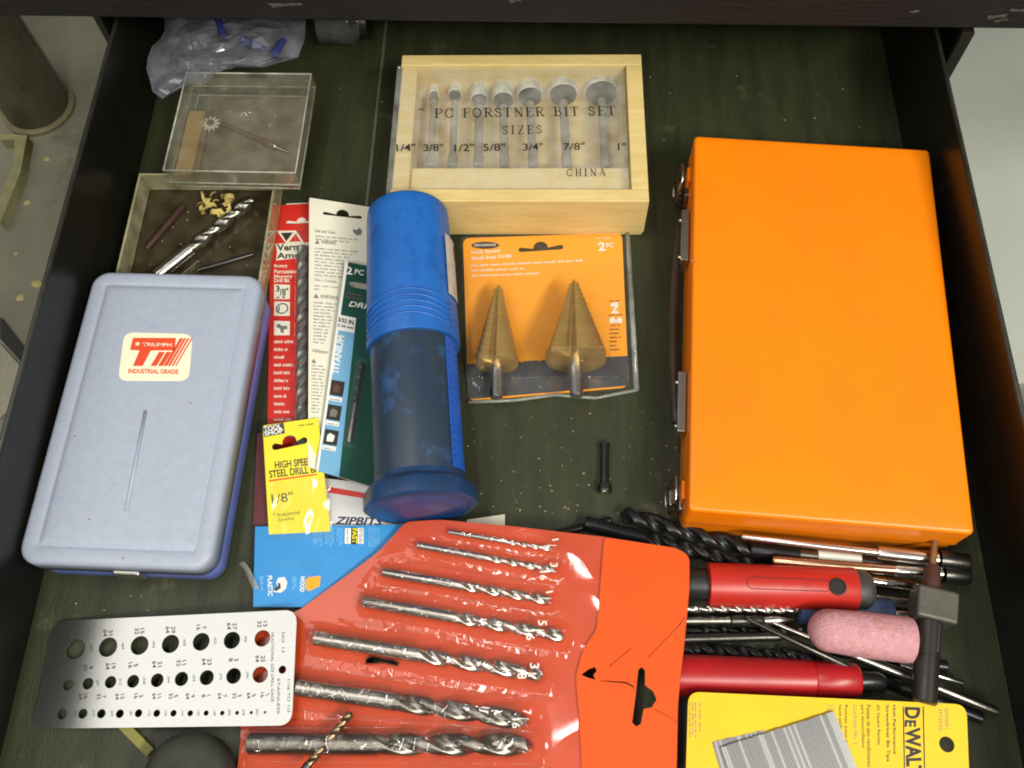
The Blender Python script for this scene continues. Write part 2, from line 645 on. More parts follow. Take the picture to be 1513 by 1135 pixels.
# bottom: two liner sheets that meet at a seam
seamx = P(553, 200).x
box('bottom_sheet', (XL, YF, -0.003), (seamx - 0.0006, YB, 0.0), M_floor, D.o, 0.0003, 1)
box('bottom_sheet', (seamx + 0.0006, YF, -0.003), (XR, YB, 0.0), M_floor, D.o, 0.0003, 1)
box('seam_strip', (seamx - 0.0013, 0.36, 0.0), (seamx + 0.0013, YB - .002, 0.0014), mat('seam_metal', S(104, 104, 90), .5, .2, .2), D.o, 0.0003, 1)
def wall(x0, x1, sgn):
    w = box('side_wall', (x0, YF, -0.004), (x1, YB, RIM), M_dark, D.o, 0.0008)
    # folded rim
    xa = x0 if sgn < 0 else x1
    tube_path('folded_rim', [((x0 + x1) / 2, YF + 0.002, RIM + 0.0004), ((x0 + x1) / 2, 0.3, RIM + 0.0004), ((x0 + x1) / 2, YB - 0.002, RIM + 0.0004)], 0.0017, M_rim, w, 8)
wall(XL - 0.003, XL, -1)
wall(XR, XR + 0.003, 1)
box('back_wall', (XL + 0.0005, YB, -0.003), (XR - 0.0005, YB + 0.003, RIM - 0.01), M_dark, D.o)
box('front_wall', (XL + 0.0005, YF - 0.003, -0.003), (XR - 0.0005, YF, RIM), M_dark, D.o)

# bench the drawer slides out of
B = Thing('workbench', 'dark reddish brown workbench frame above the open drawer', 'workbench', flat_frame(Vector((0, 0.52, -0.5)), -1.0))
ap = box('apron_board', (-1.3, 0.0, 0.600), (1.3, 0.022, 0.72), M_bench, B.o, 0.002)
box('cabinet_top', (-0.345, 0.024, 0.604), (0.325, 0.60, 0.62), M_dark, B.o, 0.001)
box('cabinet_side', (-0.3405, 0.0105, 0.0), (-0.3345, 0.60, 0.598), M_dark, B.o, 0.001)
box('cabinet_side', (0.2995, -0.002, 0.0), (0.3090, 0.60, 0.598), M_dark, B.o, 0.001)
for (px, py, w, hh) in ((1470, 18, .012, .002), (1478, 23, .008, .0015), (1500, 8, .010, .002), (760, 2, .007, .004), (1350, 12, .006, .0015), (420, 14, .02, .002)):
    d = ray(px, py); t = 0.5185 / d.y
    p = B.inv @ (CAM + d * t)
    bm = bmesh.new()
    boxbm(bm, (p.x, -0.0004, p.z), (w, 0.0006, hh), Matrix.Rotation(random.uniform(-.4, .4), 3, 'Y'))
    bmesh.ops.subdivide_edges(bm, edges=bm.edges[:], cuts=3, use_grid_fill=True)
    for v in bm.verts:
        v.co.z += noise.noise(v.co * 900) * hh * .7
        v.co.x += noise.noise(v.co * 700) * w * .2
    bm_obj('paint_chip', bm, mat('chip_grey', S(78, 72, 66), 0.8), ap)

# steel pipe leg on the floor, behind left
pc = P(58, 160, -0.5)
Tp = Thing('pipe_leg', 'rusty steel pipe standing on the concrete left of the drawer', 'pipe', Matrix.Translation(pc))
Mrust = mat('rusty_pipe', S(128, 122, 102), 0.38, 0.6, 0.2, 12, 0.3, 60, spot=S(88, 66, 44), spot_scale=14, spot_lo=0.56)
lp = [(0.0, 0.047), (0.004, 0.0485), (0.55, 0.0485)]
o = lathe_x('pipe_wall', lp, Mrust, Tp.o, 40)
o.rotation_euler = (0, math.radians(-90), 0)
o2 = lathe_x('foot_collar', [(0.0, 0.056), (0.006, 0.056), (0.008, 0.050)], mat('collar', S(150, 144, 104), 0.6, 0.2, 0.2, 30), Tp.o, 40)
o2.rotation_euler = (0, math.radians(-90), 0)
o3 = box('highlight_strip', (0.046, -0.007, 0.01), (0.0515, 0.007, 0.549), mat('highlight_grey', S(128, 128, 112), 0.5, 0.4), Tp.o, 0.002)  # bright highlight down the pipe, put in as a raised grey strip
o3.rotation_euler = (0, 0, math.radians(35))

# timber frame and a board lying on the concrete by the pipe
Mold = mat('old_timber', S(176, 172, 122), 0.8, 0, 0.2, 20, 0.5, 80)
def floor_bar(name, label, cat, pts, t, m):
    T = Thing(name, label, cat, Matrix.Translation(P(*pts[0], -0.5)))
    plate('board', [Vector((p.x, p.y)) for p in [T.loc(*q, t) for q in pts]], [], t, m, T.o, 0.0)
    return T
floor_bar('timber_batten', 'pale weathered batten on the concrete below the pipe', 'batten', [(40, 200), (30, 255), (0, 330), (0, 292), (20, 240), (22, 206), (0, 207), (0, 197)], 0.02, Mold)
floor_bar('dark_strip', 'black scuffed strip on the concrete beside the drawer wall', 'strip', [(0, 468), (40, 520), (36, 540), (0, 500)], 0.006, mat('dark_strip', S(54, 54, 50), 0.7, 0, .3))
floor_bar('torn_board', 'pale torn board lying under the black scuffed strip', 'board', [(0, 508), (34, 545), (18, 600), (0, 618)], 0.004, mat('pale_torn', S(178, 174, 150), 0.8, 0, .12, 20))
floor_bar('wall_panel', 'large smooth pale grey green panel right of the drawer', 'panel', [(1330, -260), (2100, -260), (2100, 520), (1440, 572)], 0.012, M_pale)
bm = bmesh.new()
for q in ((23, 375), (14, 92), (40, 300), (70, 235), (55, 420), (30, 440)):
    p = P(*q, -0.5)
    r = bmesh.ops.create_icosphere(bm, subdivisions=1, radius=0.006 * random.uniform(.5, 1.4))
    for v in r['verts']:
        v.co = Vector((v.co.x * random.uniform(.6, 1.5), v.co.y, v.co.z * 0.4)) + p
tag(bm_obj('wood_chips', bm, mat('chip_wood', S(206, 190, 128), 0.8)), 'pale wood chips lying on the concrete', 'chips', kind='stuff')

# ==================================================================
# BLUE METAL CASE
# ==================================================================
def sub(T):
    return T.o
zt = 0.038
c0 = (P(128, 400, zt) + P(375, 400, zt) + P(325, 845, zt) + P(32, 835, zt)) / 4
wv = P(375, 400, zt) - P(128, 400, zt)
dv = P(128, 400, zt) - P(32, 835, zt)
BL = Thing('metal_case', 'pale blue hammered metal drill case with red and cream sticker', 'case', flat_frame(Vector((c0.x, c0.y, 0)), -1.2))
bw, bd = (wv.length + (P(325, 845, zt) - P(32, 835, zt)).length) / 2, dv.length * .995
loft('case_body', [rrect(bw - .006, bd - .006, .010, 0.0004), rrect(bw - .003, bd - .003, .011, 0.003), rrect(bw - .003, bd - .003, .011, 0.028)], M_blue_d, BL.o)
lidr = [rrect(bw, bd, .012, 0.021), rrect(bw, bd, .012, 0.034)]
for i in range(1, 6):
    a = math.radians(90 * i / 5)
    ins = 0.004 * (1 - math.cos(a))
    lidr.append(rrect(bw - 2 * ins, bd - 2 * ins, .012 - ins * .6, 0.034 + 0.004 * math.sin(a)))
for ins, z in ((.0095, .0380), (.0105, .0376), (.0115, .0371), (.0125, .0376), (.0135, .0383), (.0150, .0388), (.0175, .0390), (.035, .0391)):
    lidr.append(rrect(bw - 2 * ins, bd - 2 * ins, max(.002, .012 - ins), z))
loft('lid', lidr, M_blue, BL.o, cap0=True)
HT = 0.0392
a, b = BL.loc(215, 607, HT), BL.loc(187, 755, HT)
tube_path('pressed_rib', [(a.x, a.y, HT - .0004), ((a.x + b.x) / 2, (a.y + b.y) / 2, HT - .0002), (b.x, b.y, HT)], 0.0013, M_blue, BL.o, 10)
f1, f2 = BL.loc(172, 852, .022), BL.loc(212, 852, .022)
box('latch', (f1.x, -bd / 2 - .003, .016), (f2.x, -bd / 2 + 0.0002, .029), M_steel, BL.o, .001)
st = BL.locs([(184, 491), (285, 494), (279, 563), (174, 563)], HT)
STK = plate('sticker', rounded(st, .007), [], 0.00025, M_stick, BL.o, HT - .0001)
def z4(pts): return [(x / 2.269, 380 + y / 2.269) for x, y in pts]
hs = HT + .0003
poly('logo_mark', BL.locs(z4([(446, 271), (590, 271), (584, 313), (506, 313), (478, 365), (446, 365), (468, 313), (436, 311)]), hs), M_sred, STK, hs)
for (x, w, top) in ((505, 26, 318), (530, 22, 318), (549, 15, 272), (563, 10, 272), (575, 8, 272), (587, 6, 272)):
    xt = x + (365 - top) * .43 + (8 if top > 300 else 14)
    poly('logo_mark', BL.locs(z4([(x, 365), (x + w * .75, 365), (xt + w * .75, top), (xt, top)]), hs), M_sred, STK, hs)
for k, q in enumerate(((333, 380), (412, 1010), (250, 600), (560, 700), (640, 490), (300, 880), (700, 940))):
    c = BL.loc(*z4([q])[0], HT)
    poly('scuff', circ(c, .0003 + .0003 * (k % 3), 7, .0004), M_gink, BL.o, HT + .00005)
sc_ = z4([(461, 291)])[0]
star = []
cc = BL.loc(*sc_, hs + .0001)
for i in range(10):
    r = .0021 if i % 2 == 0 else .0009
    star.append(cc + Vector((r * math.sin(i * math.pi / 5), r * math.cos(i * math.pi / 5))))
poly('logo_star', star, M_stick, STK, hs + .0001)
text(BL, 'TRIUMPH', z4([(478, 298)])[0], z4([(575, 300)])[0], 5, M_stick, hs + .0002, .012, parent=STK)
text(BL, 'INDUSTRIAL GRADE', z4([(430, 390)])[0], z4([(598, 392)])[0], 7, M_sred, hs, .03, parent=STK)

# ==================================================================
# ORANGE METAL CASE
# ==================================================================
zo = 0.050
c0 = (P(1032, 200, zo) + P(1375, 222, zo) + P(1437, 783, zo) + P(1012, 757, zo)) / 4
OR = Thing('metal_case', 'bright orange enamelled metal case with wire latches and side handle', 'case', flat_frame(Vector((c0.x, c0.y, 0.0)), -4.1))
ow, od = 0.1715, 0.2905
loft('case_base', [rrect(ow - .004, od - .004, .002, 0.0004), rrect(ow - .002, od - .002, .003, 0.002), rrect(ow - .002, od - .002, .003, 0.030)], M_orange, OR.o)
sharp_edges(OR.o.children[0], 30)
lr = [rrect(ow - .0005, od - .0005, .003, 0.0225), rrect(ow, od, .003, 0.0235), rrect(ow + .0006, od + .0006, .003, 0.025), rrect(ow, od, .003, 0.0268), rrect(ow, od, .003, zo - .0025)]
for i in range(1, 5):
    an = math.radians(90 * i / 4)
    ins = .0025 * (1 - math.cos(an))
    lr.append(rrect(ow - 2 * ins, od - 2 * ins, .003 - ins * .5, zo - .0025 + .0025 * math.sin(an)))
lr.append(rrect(ow - .02, od - .02, .002, zo + .0002))
loft('lid', lr, M_orange, OR.o)
xl = -ow / 2
def latch(yc):
    pl = box('latch', (xl - .0022, yc - .009, .008), (xl - .0002, yc + .009, .024), M_steel, OR.o, .0006)
    box('catch_plate', (xl - .0030, yc - .006, .028), (xl - .0004, yc + .006, .038), M_orange, pl, .0006)
    lo_ = [(xl - .004, yc - .0095, .012), (xl - .0085, yc - .0095, .017), (xl - .0075, yc - .0095, .036), (xl - .0065, yc - .007, .0395),
           (xl - .0065, yc + .007, .0395), (xl - .0075, yc + .0095, .036), (xl - .0085, yc + .0095, .017), (xl - .004, yc + .0095, .012)]
    tube_path('wire_loop', lo_, .0009, M_chrome, pl, 8, closed=True)
    lev = [(xl - .0045, yc - .007, .010), (xl - .0105, yc - .007, .019), (xl - .0105, yc + .007, .019), (xl - .0045, yc + .007, .010)]
    tube_path('wire_lever', lev, .0011, M_steel2, pl, 8, closed=True)
    box('pivot', (xl - .0085, yc - .0055, .015), (xl - .0045, yc + .0055, .020), M_steel2, pl, .001)
latch(0.119)
latch(-0.128)
pts = []
HB = box('handle', (xl - .0085, -.070, .0235), (xl - .0065, .074, .0265), M_bplastic, OR.o, .001)
# soft strap: a bowed band replaces the straight core
for k in range(17):
    t = k / 16
    pts.append((xl - .0060 - .0035 * math.sin(math.pi * t), -.078 + .160 * t, .026))
tube_path('strap', pts, .0026, mat('brown_strap', S(58, 46, 38), .5, 0, .2), HB, 10)
for yc in (.066, -.066):
    br = box('handle_bracket', (xl - .0062, yc - .022, .020), (xl - .0006, yc + .022, .0365), M_steel, OR.o, .0008)
    bm = bmesh.new()
    for dy in (-.016, .016):
        bmesh.ops.create_uvsphere(bm, u_segments=10, v_segments=6, radius=.0018, matrix=Matrix.Translation((xl - .0062, yc + dy, .030)))
    bm_obj('rivet', bm, M_chrome, br, True)

# ==================================================================
# FORSTNER BIT SET IN A WOODEN BOX
# ==================================================================
zf = 0.045
fc = (P(590, 82, zf) + P(945, 80, zf) + P(959.6, 298, zf) + P(582, 296, zf)) / 4
FO = Thing('wooden_box', 'pale wooden box with clear sliding lid for forstner bits', 'box', flat_frame(Vector((fc.x, fc.y, 0)), 0.35))
fw, fd = 0.1895, 0.141
x0, x1, y0, y1 = -fw / 2, fw / 2, -fd / 2, fd / 2
box('bottom_board', (x0 + .001, y0 + .001, .0005), (x1 - .001, y1 - .001, .005), M_wood, FO.o, .0006)
box('back_rail', (x0, y1 - .011, .005), (x1, y1, zf), M_wood, FO.o, .0008)
box('front_rail', (x0, y0, .005), (x1, y0 + .011, zf), M_wood, FO.o, .0008)
box('right_rail', (x1 - .0125, y0 + .011, .005), (x1, y1 - .011, zf), M_wood, FO.o, .0008)
box('left_rail', (x0, y0 + .011, .005), (x0 + .0125, y1 - .011, zf - .0055), M_wood, FO.o, .0008)
blk0, blk1 = FO.loc(700, 279, .034), FO.loc(700, 248, .034)
box('bit_block', (x0 + .0127, y0 + .0112, .005), (x1 - .0127, blk1.y, .034), M_wood2, FO.o, .0008)
LZ = zf - .0050
lid = box('sliding_lid', (x0 - .0035, y0 + .0085, LZ), (x1 - .0135, y1 - .0085, LZ + .0024), M_acryl, FO.o, .0003, 1)

G = {
 'P': (.72, [([(.2, 0), (.2, 1)], .15), ([(.03, 0), (.4, 0)], .06), ([(.03, 1), (.45, 1), (.62, .93), (.68, .76), (.62, .58), (.45, .5), (.2, .5)], .085)]),
 'C': (.8, [([(.74, .76), (.68, .92), (.5, 1), (.3, .94), (.15, .74), (.1, .5), (.15, .26), (.3, .06), (.5, 0), (.68, .08), (.76, .26)], .1), ([(.74, .72), (.74, 1)], .05)]),
 'F': (.7, [([(.2, 0), (.2, 1)], .15), ([(.03, 0), (.4, 0)], .06), ([(.03, 1), (.68, 1), (.68, .76)], .06), ([(.2, .52), (.5, .52)], .06), ([(.5, .38), (.5, .66)], .05)]),
 'O': (.85, [([(.42, 1), (.22, .92), (.1, .7), (.07, .5), (.1, .3), (.22, .08), (.42, 0), (.62, .08), (.74, .3), (.77, .5), (.74, .7), (.62, .92), (.42, 1)], .11)]),
 'R': (.8, [([(.2, 0), (.2, 1)], .15), ([(.03, 0), (.4, 0)], .06), ([(.03, 1), (.45, 1), (.62, .93), (.68, .76), (.62, .58), (.45, .5), (.2, .5)], .085), ([(.42, .5), (.68, .04), (.8, .03)], .13)]),
 'S': (.65, [([(.55, .75), (.5, .92), (.32, 1), (.15, .93), (.1, .76), (.2, .6), (.45, .44), (.56, .28), (.5, .08), (.32, 0), (.14, .07), (.08, .28)], .1)]),
 'T': (.74, [([(.37, 0), (.37, 1)], .15), ([(.2, 0), (.54, 0)], .06), ([(.04, .76), (.04, 1), (.7, 1), (.7, .76)], .06)]),
 'N': (.86, [([(.17, 0), (.17, 1)], .06), ([(.12, 1), (.7, 0)], .14), ([(.72, 0), (.72, 1)], .06), ([(.03, 0), (.3, 0)], .05), ([(.58, 1), (.85, 1)], .05)]),
 'E': (.7, [([(.2, 0), (.2, 1)], .15), ([(.03, 1), (.65, 1), (.65, .78)], .06), ([(.03, 0), (.68, 0), (.68, .24)], .06), ([(.2, .52), (.48, .52)], .06), ([(.48, .4), (.48, .64)], .05)]),
 'B': (.75, [([(.2, 0), (.2, 1)], .15), ([(.03, 1), (.42, 1), (.58, .92), (.6, .74), (.5, .56), (.2, .53)], .085), ([(.45, .53), (.64, .44), (.68, .26), (.6, .06), (.42, 0), (.03, 0)], .085)]),
 'I': (.42, [([(.21, 0), (.21, 1)], .15), ([(.04, 0), (.38, 0)], .06), ([(.04, 1), (.38, 1)], .06)]),
 'Z': (.7, [([(.08, .78), (.08, 1), (.62, 1)], .06), ([(.6, 1), (.1, 0)], .13), ([(.08, 0), (.66, 0), (.66, .24)], .06)]),
 'H': (.86, [([(.2, 0), (.2, 1)], .13), ([(.68, 0), (.68, 1)], .13), ([(.2, .5), (.68, .5)], .06), ([(.05, 0), (.35, 0)], .05), ([(.05, 1), (.35, 1)], .05), ([(.53, 0), (.83, 0)], .05), ([(.53, 1), (.83, 1)], .05)]),
 'A': (.84, [([(.12, 0), (.42, 1)], .06), ([(.40, 1), (.72, 0)], .14), ([(.22, .36), (.6, .36)], .06), ([(.0, 0), (.26, 0)], .05), ([(.56, 0), (.86, 0)], .05)]),
 '7': (.6, [([(.08, .82), (.08, 1), (.55, 1), (.28, 0)], .1)]),
 '-': (.5, [([(.08, .45), (.42, .45)], .12)]),
 ' ': (.5, []),
}
def serif(T, body, a, b, hpx, m, h, name='lettering', parent=None, sp=.18):
    la, lb = T.loc(*a, h), T.loc(*b, h)
    tot = sum(G[c][0] + sp for c in body) - sp
    ux = (lb - la) / tot
    lu = T.loc(a[0], a[1] - hpx, h) - la
    vv, ff = [], []
    x = 0
    lay = 0
    for ch in body:
        w, strokes = G[ch]
        for pts_, wd_ in strokes:
            for i in range(len(pts_) - 1):
                p, q = Vector(pts_[i]), Vector(pts_[i + 1])
                d = (q - p).normalized()
                nn = Vector((-d.y, d.x)) * wd_ / 2
                e = d * wd_ * .3
                lay = (lay + 1) % 9
                k = len(vv)
                for s in (p - e - nn, q + e - nn, q + e + nn, p - e + nn):
                    r = la + ux * (x + s.x) + lu * s.y
                    vv.append((r.x, r.y, h + lay * 4e-6))
                ff.append((k, k + 1, k + 2, k + 3))
        x += w + sp
    return mesh(name, vv, ff, m, parent or T.o)
def z2(x, y): return (540 + x / 3.289, 50 + y / 3.289)
HL = LZ + .0026
serif(FO, '-', z2(252, 385), z2(290, 385), 12, M_ink, HL, parent=lid)
serif(FO, 'PC FORSTNER BIT SET', z2(335, 408), z2(1216, 395), 13, M_ink, HL, parent=lid)
serif(FO, 'SIZES', z2(665, 488), z2(858, 484), 12, M_ink, HL, parent=lid, sp=.35)
for s, a_, b_ in (('1/4"', (150, 572), (243, 570)), ('3/8"', (282, 572), (378, 570)), ('1/2"', (432, 572), (528, 570)), ('5/8"', (572, 570), (680, 568)),
                ('3/4"', (766, 568), (862, 566)), ('7/8"', (962, 566), (1066, 564)), ('1"', (1226, 566), (1266, 566))):
    text(FO, s, z2(*a_), z2(*b_), 11, M_ink, HL, .012, parent=lid)
serif(FO, 'CHINA', z2(975, 692), z2(1168, 690), 10.5, M_ink, HL, parent=lid, sp=.3)
M_satin = mat('satin_steel', S(176, 172, 162), .4, .6, .12, 90)
M_cap = film('bit_cap_plastic', (0.80, 0.82, 0.78, 1), .25, .8, (.86, .86, .82, 1))
names7 = ('quarter-inch', 'three-eighths', 'half-inch', 'five-eighths', 'three-quarter', 'seven-eighths', 'one-inch')
for i, (hx, sx, dia, hy, by) in enumerate(((335, 316, 6.35, 262, 315), (436, 424, 9.5, 262, 315), (554, 549, 12.7, 262, 345), (668, 676, 15.9, 262, 350),
                                  (797, 815, 19.05, 245, 345), (957, 978, 22.2, 236, 350), (1142, 1165, 25.4, 228, 335))):
    R = dia / 2000
    zc = 0.0205
    tip = FO.loc(*z2(hx, hy), zc)
    end = FO.loc(*z2(sx, 632), zc)
    a = FO.mw @ Vector((end.x, max(end.y - .004, blk1.y + .0006), zc))
    b = FO.mw @ Vector((tip.x, tip.y, zc))
    T = Thing('forstner_bit', '%s forstner bit in the wooden box, %s of its row' % (names7[i], ('slimmest', 'second slimmest', 'third slimmest', 'middle', 'third largest', 'second largest', 'largest')[i]), 'forstner bit', axis_frame(a, b), 'forstner bits in the wooden box')
    L = (b - a).length
    rs = .0042
    rn = .0030 if i < 2 else .0036
    hl = .0165 if i > 1 else .011
    lathe_x('shank', [(0, rs * .95), (.0008, rs), (.011, rs), (.0125, rn), (L - hl - .004, rn)], M_satin, T.o, 16)
    lathe_x('cutter_head', [(L - hl - .004, rn), (L - hl, rn * 1.3), (L - hl + .0015, R * .95), (L - hl + .003, R), (L - .0012, R), (L - .001, R * .8), (L - .002, R * .3), (L - .0018, .0012), (L + .0005, .0002)], M_dsteel, T.o, 32)
    lathe_x('plastic_cap', [(L - hl + .0042, R + .0003), (L - hl + .0046, R + .0008), (L - .0003, R + .0008), (L + .0010, R + .0002), (L + .0013, R * .5), (L + .0014, .0002)], M_cap, T.o, 32)

# ==================================================================
# STEP DRILLS ON AN ORANGE CARD
# ==================================================================
SB = Thing('blister_pack', 'orange and charcoal blister pack holding two gold step drills', 'blister pack', flat_frame(P(690, 594, 0.0005), 1.0))
CH = .0012
out = rounded(SB.locs([(681, 350), (931, 343), (944, 576), (690, 594)], CH), .004)
hole = hslot(SB, (770, 369), (828, 365), .0022, .0055, CH)
crd = plate('backing_card', rounded(SB.locs([(684, 352), (919, 344), (929, 572), (692, 593)], CH), .006), [hole], .0009, M_ocard, SB.o, .0003)
h1 = CH + .0001
poly('print_band', SB.locs([(687.5, 538), (927, 526), (928.5, 570), (692.5, 590)], h1), M_grey, crd, h1)
h2 = h1 + .0001
el = [SB.loc(717 + 20.5 * math.cos(t * .2618), 362.5 + 5.2 * math.sin(t * .2618), h2) for t in range(24)][::-1]
poly('logo_oval', el, M_ink, crd, h2)
text(SB, 'PERFORMANCE', (701, 364.5), (733, 363.5), 3.6, M_white, h2 + .0001, .01, parent=crd)
text(SB, 'High Speed', (697, 377), (739, 374), 6.5, M_white, h2, .02, parent=crd)
text(SB, 'Steel Step Drills', (697, 386), (756, 382), 7, M_white, h2, .02, parent=crd)
fine(SB, [((696, 394), (865, 386)), ((696, 401.5), (774, 398)), ((697, 409), (800, 405))], M_white, h2, 3, word=(8, 22), parent=crd)
text(SB, '2', (884, 371), (895, 370.5), 13, M_white, h2, .03, parent=crd)
text(SB, 'PC', (896, 366), (907, 365.5), 7, M_white, h2, .02, parent=crd)
fine(SB, [((882, 353), (905, 352))], M_white, h2, 2, parent=crd)
fine(SB, [((901, 488 + i * 6), (920, 487 + i * 6)) for i in range(6)], M_ink, h2, 2.4, parent=crd, ragged=.5)
for (pts_) in ([(902, 449), (912, 446), (914, 452), (908, 460), (914, 460), (914, 463), (903, 463), (909, 453), (902, 453)],
               [(900, 472), (906, 468), (910, 474), (914, 468), (920, 472), (918, 478), (910, 476), (902, 478)]):
    poly('print_icon', SB.locs(pts_, h2)[::-1], M_white, crd, h2)
fine(SB, [((900, 446), (915, 445)), ((899, 467), (920, 466)), ((902, 482), (916, 481))], M_ink, h2, 2, parent=crd)

def step_bit(label, tip, base, sh, R, n):
    """cone of steps lying on the card"""
    r0 = .0016
    zc = CH + R + .0004
    b = SB.loc(*base, zc)
    a = SB.loc(*sh, zc)
    t = SB.loc(*tip, zc)
    aw = SB.mw @ Vector((a.x, a.y, zc)); tw = SB.mw @ Vector((t.x, t.y, zc))
    T = Thing('step_drill', label, 'step drill', axis_frame(aw, tw), 'step drills in the blister pack')
    L = (tw - aw).length
    ls = (b - a).length
    lathe_x('shank', [(0, .0040), (.0008, .0047), (ls, .0047)], M_steel, T.o, 6 * 4)
    pr = [(ls - .0005, R * .80), (ls + .001, R)]
    steps = n
    for i in range(steps):
        f0 = i / steps
        f1 = (i + 1) / steps
        xa = ls + .002 + (L - ls - .006) * f0
        xb = ls + .002 + (L - ls - .006) * f1
        ra = R + (r0 * 1.6 - R) * f0
        rb = R + (r0 * 1.6 - R) * f1
        pr += [(xa, ra), (xb - .0005, ra - (ra - rb) * .06), (xb, rb)]
    pr += [(L - .003, r0), (L, .0003)]
    # one straight flute cut along the cone
    nn = 40
    rings = []
    for x, r in pr:
        rg = []
        for i in range(nn):
            th = 2 * math.pi * i / nn
            rr = r
            dth = (th - math.radians(62) + math.pi) % (2 * math.pi) - math.pi
            if -.42 < dth < .42:
                rr = r * (1 - .55 * max(0, 1 - abs(dth - .1) / .45))
            rg.append(Vector((x, rr * math.cos(th), rr * math.sin(th))))
        rings.append(rg)
    o = loft('stepped_cone', rings, M_gold, T.o, True)
    sharp_edges(o, 30)
    return (a, b, t, R, zc, ls)
s1 = step_bit('smaller narrow gold step drill in the orange blister pack', (737, 421), (735, 541), (733, 588), .0150, 11)
s2 = step_bit('larger wide gold step drill in the orange blister pack', (848, 413), (851, 534), (852, 586), .0212, 14)
def blister_h(x, y):
    h = .0022
    for (a, b, t, R, zc, ls) in (s1, s2):
        ax = (t - a).normalized()
        p = Vector((x, y)) - a
        u = p.dot(ax)
        v = abs(p.dot(Vector((-ax.y, ax.x))))
        L = (t - a).length
        f = min(1, max(0, (u - ls) / (L - ls)))
        if u > ls - .0015:
            hw = R * (1 - f) + .0028
            top = zc + R * (1 - f) + .0014
            e = sstep(-.001 + L + .004, L - .001, u)
        else:
            hw = .0065
            top = zc + .0060
            e = sstep(-.004, .0, u)
        k = sstep(hw * 1.28 + .001, hw * .72, v)
        h = max(h, .0022 + (top - .0022) * k * e)
    return h + .00012 * noise.noise(Vector((x * 160, y * 160, 2)))
drape('clear_blister', out, blister_h, .0011, M_film, SB.o)
# welded rim of the blister, right and bottom
ra = SB.locs([(927, 345), (940.5, 575)], .002)
rb = SB.locs([(692, 594), (760, 592), (820, 584), (880, 588), (943, 575)], .002)
M_weld = film('welded_plastic', (.86, .88, .84, 1), .15, .30, (.55, .58, .52, 1))
tube_path('welded_edge', [(p.x, p.y, .0016) for p in ra], .0021, M_weld, SB.o, 8)
tube_path('welded_edge', [(p.x, p.y, .0016 + .001 * math.sin(i)) for i, p in enumerate(rb)], .0013, M_weld, SB.o, 8)

# ==================================================================
# CARDS IN THE MIDDLE
# ==================================================================
def card(name, label, cat, corners, m, t=.0006, r=.002, holes=None, group=None):
    """corners: (px, py, z) in order bottom-left, bottom-right, top-right, top-left of the card"""
    p = [P(*c) for c in corners]
    T = Thing(name, label, cat, frame3(p[0], p[1], p[3]), group)
    outl = rounded([T.loc(c[0], c[1], t) for c in corners], r)
    T.top = t + .00004
    T.card = plate('card', outl, [h(T) for h in (holes or [])], t, m, T.o, 0.0)
    return T

# red carded bit
RD = card('carded_drill', 'red carded masonry drill bit package beside the white card', 'package',
          [(393, 780, .0010), (478, 780, .0010), (470, 300, .0012), (400, 304, .0012)], M_redc, .0006, .002,
          [lambda T: hslot(T, (426, 328.5), (464, 326), .0018, .0035, .0006)])
h1 = RD.top
def z5(x, y): return (380 + x / 5.161, 290 + y / 5.159)
text(RD, 'Vermont', z5(150, 418), z5(455, 410), 10.5, M_ink, h1 + .0001, .03, parent=RD.card)
text(RD, 'American', z5(150, 478), z5(500, 462), 9, M_ink, h1 + .0001, .03, parent=RD.card)
poly('logo_back', RD.locs([z5(*q) for q in ((140, 362), (410, 352), (410, 420), (330, 425), (320, 470), (145, 490), (152, 430))][::-1], h1), M_cream, RD.card, h1)
poly('logo_triangle', RD.locs([z5(*q) for q in ((150, 265), (295, 262), (222, 362))][::-1], h1), M_cream, RD.card, h1)
poly('logo_triangle', RD.locs([z5(*q) for q in ((180, 280), (272, 276), (222, 345))][::-1], h1 + .0001), M_ink, RD.card, h1 + .0001)
poly('logo_triangle', RD.locs([z5(*q) for q in ((295, 262), (355, 352), (222, 362))][::-1], h1), M_cream, RD.card, h1)
poly('logo_triangle', RD.locs([z5(*q) for q in ((293, 285), (335, 345), (243, 350))][::-1], h1 + .0001), M_redc, RD.card, h1 + .0001)
for s, y, x2 in (('Rotary', 550, 232), ('Percussion', 590, 300), ('Masonry', 630, 270), ('Drill Bit', 658, 248)):
    text(RD, s, z5(130, y), z5(x2, y - 2), 6, M_cream, h1, .02, parent=RD.card)
for k, (ya, yb) in enumerate(((672, 785), (802, 912), (950, 1060))):
    q = RD.locs([z5(128, yb), z5(248, yb), z5(250, ya + 4), z5(130, ya)], h1)
    poly('print_patch', q, M_cream, RD.card, h1)
text(RD, '3', z5(143, 728), z5(172, 727), 9, M_ink, h1 + .0001, .03, parent=RD.card)
text(RD, '/8"', z5(172, 762), z5(242, 755), 11, M_ink, h1 + .0001, .02, parent=RD.card)
text(RD, 'x 6', z5(143, 780), z5(215, 778), 4, M_ink, h1 + .0001, .02, parent=RD.card)
cc = RD.loc(*z5(190, 856), h1 + .0001)
plate('print_ring', circ(cc, .0046), [circ(cc, .0037)], .00005, M_ink, RD.card, h1 + .0001)
text(RD, '1', z5(150, 885), z5(190, 880), 8, M_ink, h1 + .0001, .02, parent=RD.card, shear=.4)
poly('print_icon', RD.locs([z5(*q) for q in ((145, 985), (165, 970), (190, 990), (225, 985), (232, 1010), (200, 1020), (205, 1045), (180, 1040), (175, 1010), (150, 1000))][::-1], h1 + .0001), M_gink, RD.card, h1 + .0001)
